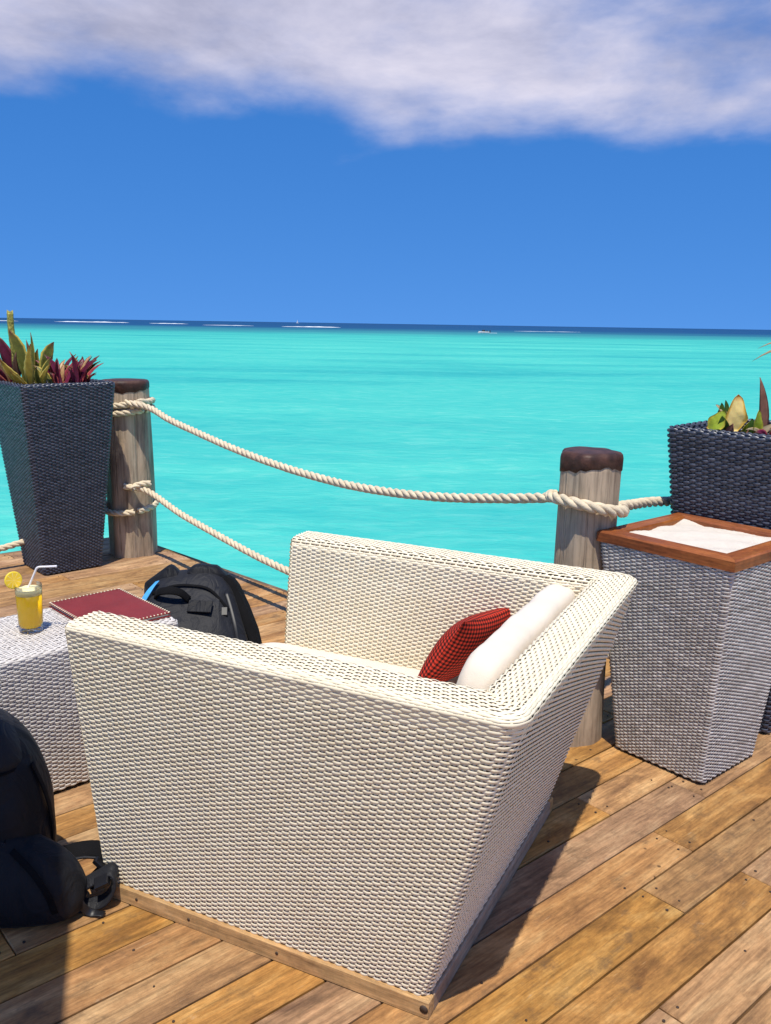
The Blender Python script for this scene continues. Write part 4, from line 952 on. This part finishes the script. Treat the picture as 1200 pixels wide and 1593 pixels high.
leaves(pl, o, [((-2.300, 5.66, SZ), (-2.285, 5.64, 1.36), (-2.375, 5.62, 1.515), .075, 'agave', dict(thick=.010, teeth=.10, n=13, shape=.6)),
    ((-2.285, 5.66, SZ), (-2.225, 5.64, 1.33), (-2.245, 5.63, 1.50), .030, 'agave', dict(thick=.008, shape=.3, n=11)),
    ((-2.27, 5.61, SZ), (-2.33, 5.52, 1.23), (-2.385, 5.47, 1.345), .050, 'agave_gold', dict(thick=.008, teeth=.12, n=13, shape=.35)),
    ((-2.205, 5.50, SZ + .02), (-2.215, 5.46, 1.30), (-2.175, 5.44, 1.435), .056, 'agave_gold', dict(thick=.010, teeth=.14, n=15, shape=.30)),
    ((-2.19, 5.62, SZ), (-2.165, 5.60, 1.33), (-2.085, 5.58, 1.445), .072, 'agave', dict(thick=.010, teeth=.08, n=13, shape=.62)),
    ((-2.17, 5.52, SZ), (-2.13, 5.46, 1.25), (-2.045, 5.42, 1.325), .030, 'agave_gold', dict(thick=.008, teeth=.14, n=11, shape=.35)),
    ((-2.15, 5.55, SZ), (-2.16, 5.53, 1.26), (-2.08, 5.52, 1.36), .040, 'agave', dict(thick=.008, n=11, shape=.4)),
    ((-2.25, 5.53, SZ), (-2.28, 5.46, 1.22), (-2.30, 5.42, 1.27), .034, 'agave_gold', dict(thick=.007, teeth=.12, n=11, shape=.35)), ((-2.13, 5.50, SZ), (-2.16, 5.44, 1.23), (-2.135, 5.41, 1.30), .030, 'agave', dict(thick=.007, n=11, shape=.4)), ((-2.23, 5.66, SZ), (-2.25, 5.66, 1.28), (-2.215, 5.65, 1.40), .045, 'agave', dict(thick=.008, shape=.5)),
    ((-2.32, 5.64, SZ), (-2.36, 5.60, 1.25), (-2.315, 5.56, 1.38), .040, 'brown', dict(thick=.006, shape=.4)),
    ((-2.29, 5.70, SZ), (-2.27, 5.70, 1.33), (-2.30, 5.69, 1.455), .032, 'brown', dict(thick=.006, shape=.4))], (.01, 0, .012), 1.2)
o = (-2.47, 5.69, SZ)
pl = plant('purple_spiderwort', o, 'purple leaved clump at the far left of the corner planter', 'plant')
leaves(pl, o, [((-2.43, 5.69, SZ), (-2.40, 5.66, 1.32), (-2.50, 5.64, 1.50), .075, 'rhoeo', dict(fold=.35)), ((-2.44, 5.66, SZ), (-2.45, 5.62, 1.26), (-2.56, 5.58, 1.42), .06, 'rhoeo_pale', dict()),
    ((-2.45, 5.64, SZ), (-2.43, 5.58, 1.25), (-2.53, 5.52, 1.33), .05, 'rhoeo', dict()), ((-2.42, 5.62, SZ), (-2.46, 5.55, 1.25), (-2.55, 5.50, 1.27), .05, 'rhoeo_pink', dict()),
    ((-2.44, 5.70, SZ), (-2.39, 5.72, 1.28), (-2.40, 5.72, 1.40), .05, 'rhoeo', dict()), ((-2.46, 5.72, SZ), (-2.52, 5.74, 1.30), (-2.60, 5.72, 1.44), .05, 'rhoeo', dict())], (.045, 0, 0), 1.1)
o = (-1.985, 5.63, SZ)
pl = plant('purple_spiderwort', o, 'spiky burgundy leaved clump at the right end of the corner planter', 'plant')
rl_ = np.random.default_rng(12)
for k in range(64):
    a = rl_.uniform(0, 2 * math.pi); out = rl_.uniform(.03, .15); hgt_ = rl_.uniform(.10, .255) * (1 - 1.3 * max(0, out - .06))
    bx, by = o[0] + rl_.uniform(-.11, .085), o[1] + rl_.uniform(-.08, .06)
    tip = (bx + out * math.cos(a), by + out * .8 * math.sin(a), SZ + hgt_); ct = (bx + out * .25 * math.cos(a), by + .2 * out * math.sin(a), SZ + hgt_ * .72)
    leaves(pl, o, [((bx, by, SZ), ct, tip, rl_.uniform(.024, .042), ('rhoeo', 'rhoeo', 'rhoeo_pink', 'rhoeo', 'rhoeo_pink', 'rhoeo', 'agave', 'rhoeo_pale')[k % 8], dict(fold=.5, shape=.45, n=7, face=(math.cos(a) * -.6, -.9 - math.sin(a) * .3, .5)))])
# right planter
o = (1.36, 3.53, SZ)
pl = plant('croton', o, 'leafy plant with crinkled yellow and lime leaves in the right planter', 'plant')
def blade(parent, base, tip, w, mat, face, bend=0.03, seed=0, n=13, m=9, wav=0.10, cup=0.25):
    """broad thin crinkled leaf with a closed underside"""
    rr = np.random.default_rng(seed); b = np.array(base, float); t = np.array(tip, float); L = t - b; T = L / np.linalg.norm(L); f = np.array(face, float); f -= T * (f @ T); f /= np.linalg.norm(f); W = np.cross(T, f)
    top = []; mg = []; al = []; p1, p2, p3 = rr.uniform(0, 6, 3)
    for i in range(n):
        s_ = i / (n - 1); ww = w / 2 * (math.sin(math.pi * min(1, .06 + s_ * .94) ** 0.8) ** 0.65) * (1 + .10 * math.sin(11 * s_ + p1)) + .0006
        for j in range(m):
            x = -1 + 2 * j / (m - 1); z = bend * math.sin(math.pi * s_) * np.linalg.norm(L) + cup * ww * abs(x) ** 1.5 - .25 * bend * s_ + wav * ww * math.sin(8 * s_ + 2.5 * x + p2) * abs(x) + .04 * ww * math.sin(23 * s_ + 5 * x + p3)
            top.append(b + L * s_ + W * x * ww + f * z); mg.append(abs(x) * .9); al.append(s_)
    top = np.array(top); V = np.vstack([top, top - f * .0016]); F0 = grid_faces(n, m); F = [tuple(q) for q in F0] + [tuple(q[::-1] + n * m) for q in F0]
    bd = [i * m for i in range(n)] + [(n - 1) * m + j for j in range(1, m)] + [i * m + m - 1 for i in range(n - 2, -1, -1)] + list(range(m - 2, 0, -1))
    F += [(a, c, c + n * m, a + n * m) for a, c in zip(bd, bd[1:] + bd[:1])]
    return mesh_py('leaf', V - np.array(o), [tuple(int(v) for v in q) for q in F], mat, parent, True, {'margin': mg + mg, 'along': al + al})
for k, (b_, t_2, w_, mm, fc) in enumerate([((1.365, 3.49, 1.205), (1.372, 3.47, 1.350), .082, 'croton', (.1, -1, .45)), ((1.275, 3.47, 1.205), (1.318, 3.47, 1.288), .062, 'lime', (-.3, -1, .7)),
        ((1.325, 3.52, 1.18), (1.318, 3.49, 1.315), .050, 'green', (.2, -1, .4)), ((1.335, 3.48, 1.18), (1.305, 3.45, 1.265), .044, 'green', (-.5, -1, .5)), ((1.345, 3.50, 1.25), (1.298, 3.49, 1.312), .042, 'dry', (.2, -.6, 1)),
        ((1.350, 3.52, 1.20), (1.342, 3.51, 1.325), .034, 'green', (.6, -1, .2)), ((1.430, 3.43, 1.19), (1.440, 3.42, 1.295), .044, 'lime', (.5, -1, .3)), ((1.42, 3.45, 1.18), (1.415, 3.43, 1.26), .030, 'green', (-.4, -1, .2)),
        ((1.39, 3.46, 1.19), (1.415, 3.44, 1.245), .03, 'lime', (.4, -1, .6)), ((1.30, 3.49, 1.19), (1.262, 3.47, 1.225), .04, 'croton', (-.3, -.7, 1)), ((1.35, 3.56, 1.18), (1.40, 3.57, 1.285), .05, 'green', (0, -1, .5)),
        ((1.33, 3.47, 1.18), (1.345, 3.44, 1.235), .03, 'brown', (0, -1, .6)), ((1.45, 3.47, 1.18), (1.50, 3.44, 1.245), .034, 'dry', (.2, -.7, 1)), ((1.46, 3.50, 1.18), (1.47, 3.48, 1.27), .036, 'green', (.3, -1, .3)),
        ((1.40, 3.47, 1.18), (1.44, 3.44, 1.215), .024, 'dry', (.1, -.5, 1)), ((1.29, 3.46, 1.18), (1.335, 3.44, 1.215), .026, 'brown', (.1, -.5, 1))]):
    blade(pl, b_, t_2, w_, M[mm], fc, seed=k)
for k, (b_, t_2) in enumerate([((1.35, 3.50, SZ), (1.366, 3.49, 1.21)), ((1.33, 3.50, SZ), (1.28, 3.47, 1.21)), ((1.36, 3.48, SZ), (1.345, 3.44, 1.24)), ((1.42, 3.46, SZ), (1.43, 3.43, 1.20)), ((1.37, 3.45, SZ), (1.40, 3.41, 1.225))]):
    q0, q1 = np.array(b_) - np.array(o), np.array(t_2) - np.array(o); tube('stem', [q0, (q0 + q1) / 2 + np.array([.006, 0, .006]), q1], [.004, .003, .0022], M['brown'], pl, 6)
o = (1.56, 3.52, SZ)
pl = plant('spear_leaf_plant', o, 'brown spear leaved plant at the right edge with long arching tips', 'plant')
leaves(pl, o, [((1.545, 3.50, SZ), (1.54, 3.48, 1.30), (1.500, 3.47, 1.418), .042, 'brown', dict(thick=.007, shape=.35, n=11)), ((1.57, 3.50, SZ), (1.60, 3.47, 1.27), (1.66, 3.45, 1.38), .04, 'rhoeo', dict(thick=.007, shape=.35)),
    ((1.55, 3.48, SZ), (1.50, 3.42, 1.24), (1.435, 3.40, 1.222), .022, 'dry', dict(shape=.3)), ((1.53, 3.46, SZ), (1.53, 3.42, 1.23), (1.47, 3.40, 1.21), .03, 'rhoeo', dict(shape=.4)),
    ((1.58, 3.54, SZ), (1.74, 3.53, 1.66), (1.475, 3.50, 1.478), .022, 'dry', dict(shape=.3, n=15)), ((1.60, 3.55, SZ), (1.80, 3.55, 1.68), (1.50, 3.52, 1.527), .022, 'dry', dict(shape=.3, n=15)),
    ((1.60, 3.52, SZ), (1.72, 3.49, 1.45), (1.86, 3.46, 1.46), .04, 'green', dict(thick=.006, shape=.4, n=11)), ((1.58, 3.47, SZ), (1.60, 3.42, 1.27), (1.57, 3.38, 1.30), .03, 'rhoeo_pink', dict(shape=.4))], (-.055, 0, 0), 1.0)

# ------------------------------------------------------------------ boats
M['hull'] = simple('white_hull', (0.75, 0.76, 0.76), 0.4, 0.5, 0.05); M['hull_dark'] = simple('dark_gear', (0.02, 0.03, 0.035), 0.6, 0.3, 0.1); M['sail'] = simple('sailcloth', (0.82, 0.82, 0.80), 0.8, 0.2, 0.04)
def hull(name, L, B, H, mat, parent):
    rings = []
    for i in range(13):
        s = i / 12; w = B / 2 * (1 - max(0, (s - .45) / .55) ** 2.2) + .02; sh = H * (1 + .35 * s * s); x = -L / 2 + L * s
        rings.append([(x, -w, sh), (x, -w * .92, .3 * H), (x, -w * .4, -.25 * H * (1 - s * .6)), (x, w * .4, -.25 * H * (1 - s * .6)), (x, w * .92, .3 * H), (x, w, sh), (x, w * .8, sh * .82), (x, -w * .8, sh * .82)])
    return loft(name, rings, mat, parent)
M['hull'] = simple('white_hull', (0.45, 0.50, 0.52), 0.5, 0.4, 0.05)
mb = empty('motorboat', (40.1, 378.7, WZ), R(172), label='tiny dark motorboat with a white wake out on the lagoon', cat='boat')
hull('hull', 4.6, 1.7, 0.55, M['hull'], mb)
soft('cabin', [(.2, 0, .5, .75, .6), (.2, 0, .9, .7, .55), (.1, 0, 1.25, .5, .42), (.1, 0, 1.3, .3, .3)], M['hull_dark'], mb, wr=0)
soft('outboard_motor', [(-2.5, 0, -.1, .12, .1), (-2.5, 0, .5, .2, .16), (-2.5, 0, 1.0, .28, .22), (-2.5, 0, 1.1, .15, .12)], M['hull_dark'], mb, wr=0)
soft('seat', [(-1.2, 0, .45, .45, .6), (-1.25, 0, .95, .35, .5), (-1.3, 0, 1.05, .2, .4)], M['hull_dark'], mb, wr=0)
wk = [(x, y * s_, .06 * (1 - abs(s_)) + .02) for x, y in ((2.6, .2), (0.5, .95), (-2.6, .9), (-4, .5), (-5.5, .15)) for s_ in (-1, 0, 1)]
mesh_np('wake', wk, grid_faces(5, 3), M['foam'], mb)
sb = empty('sailboat', (-274, 2726, WZ), R(20), label='tiny white sail standing on the horizon above the surf', cat='boat')
hull('hull', 8, 2.4, .9, M['hull'], sb); tube('mast', [(.6, 0, .6), (.6, 0, 6), (.6, 0, 11)], [.09, .08, .05], M['hull_dark'], sb)
V = []
for k in range(9):
    s_ = k / 8
    for j in range(7):
        u_ = j / 6; V.append((.45 - 4.2 * u_ * (1 - s_), .5 * math.sin(u_ * 3.1) * (1 - s_), 1.6 + 9.0 * s_))
V2 = [(x, y + .03, z) for x, y, z in V]; f0 = grid_faces(9, 7)
mesh_np('mainsail', V + V2, np.vstack([f0, f0[:, ::-1] + 63]), M['sail'], sb)

# ------------------------------------------------------------------ parasol behind the viewer's left shoulder (unseen, added to throw the shade at the lower left)
M['canvas'] = simple('ecru_canvas', (0.58, 0.52, 0.42), 0.9, 0.2, 0.05, 5)
M['pole'] = wood_mat('parasol_pole', [(0.25, 0.13, 0.06), (0.33, 0.18, 0.08), (0.38, 0.22, 0.1)], stains=False)
par = empty('added_parasol', (-1.84, 0.015, 0), R(17), label='square ecru parasol put out of view to throw shade at the lower left', cat='added_parasol')
hs = 1.3
cv = [(-hs, -hs, 2.45), (hs, -hs, 2.45), (hs, hs, 2.45), (-hs, hs, 2.45), (0, 0, 2.95)]; cv2 = [(x, y, z + .006) for x, y, z in cv]
mesh_py('canopy', cv + cv2, [(1, 0, 4), (2, 1, 4), (3, 2, 4), (0, 3, 4), (5, 6, 9), (6, 7, 9), (7, 8, 9), (8, 5, 9), (0, 1, 6, 5), (1, 2, 7, 6), (2, 3, 8, 7), (3, 0, 5, 8)], M['canvas'], par)
tube('pole', [(0, 0, 0.05), (0, 0, 1.5), (0, 0, 2.94)], 0.024, M['pole'], par, 14)
for sx in (-1, 1):
    for sy in (-1, 1): tube('rib', [(sx * .03, sy * .03, 2.915), (sx * .65, sy * .65, 2.675), (sx * 1.27, sy * 1.27, 2.438)], 0.010, M['pole'], par, 8)
chamfer_box('base_slab', -.28, .28, -.28, .28, 0.001, 0.07, 0.01, M['fascia'], par)
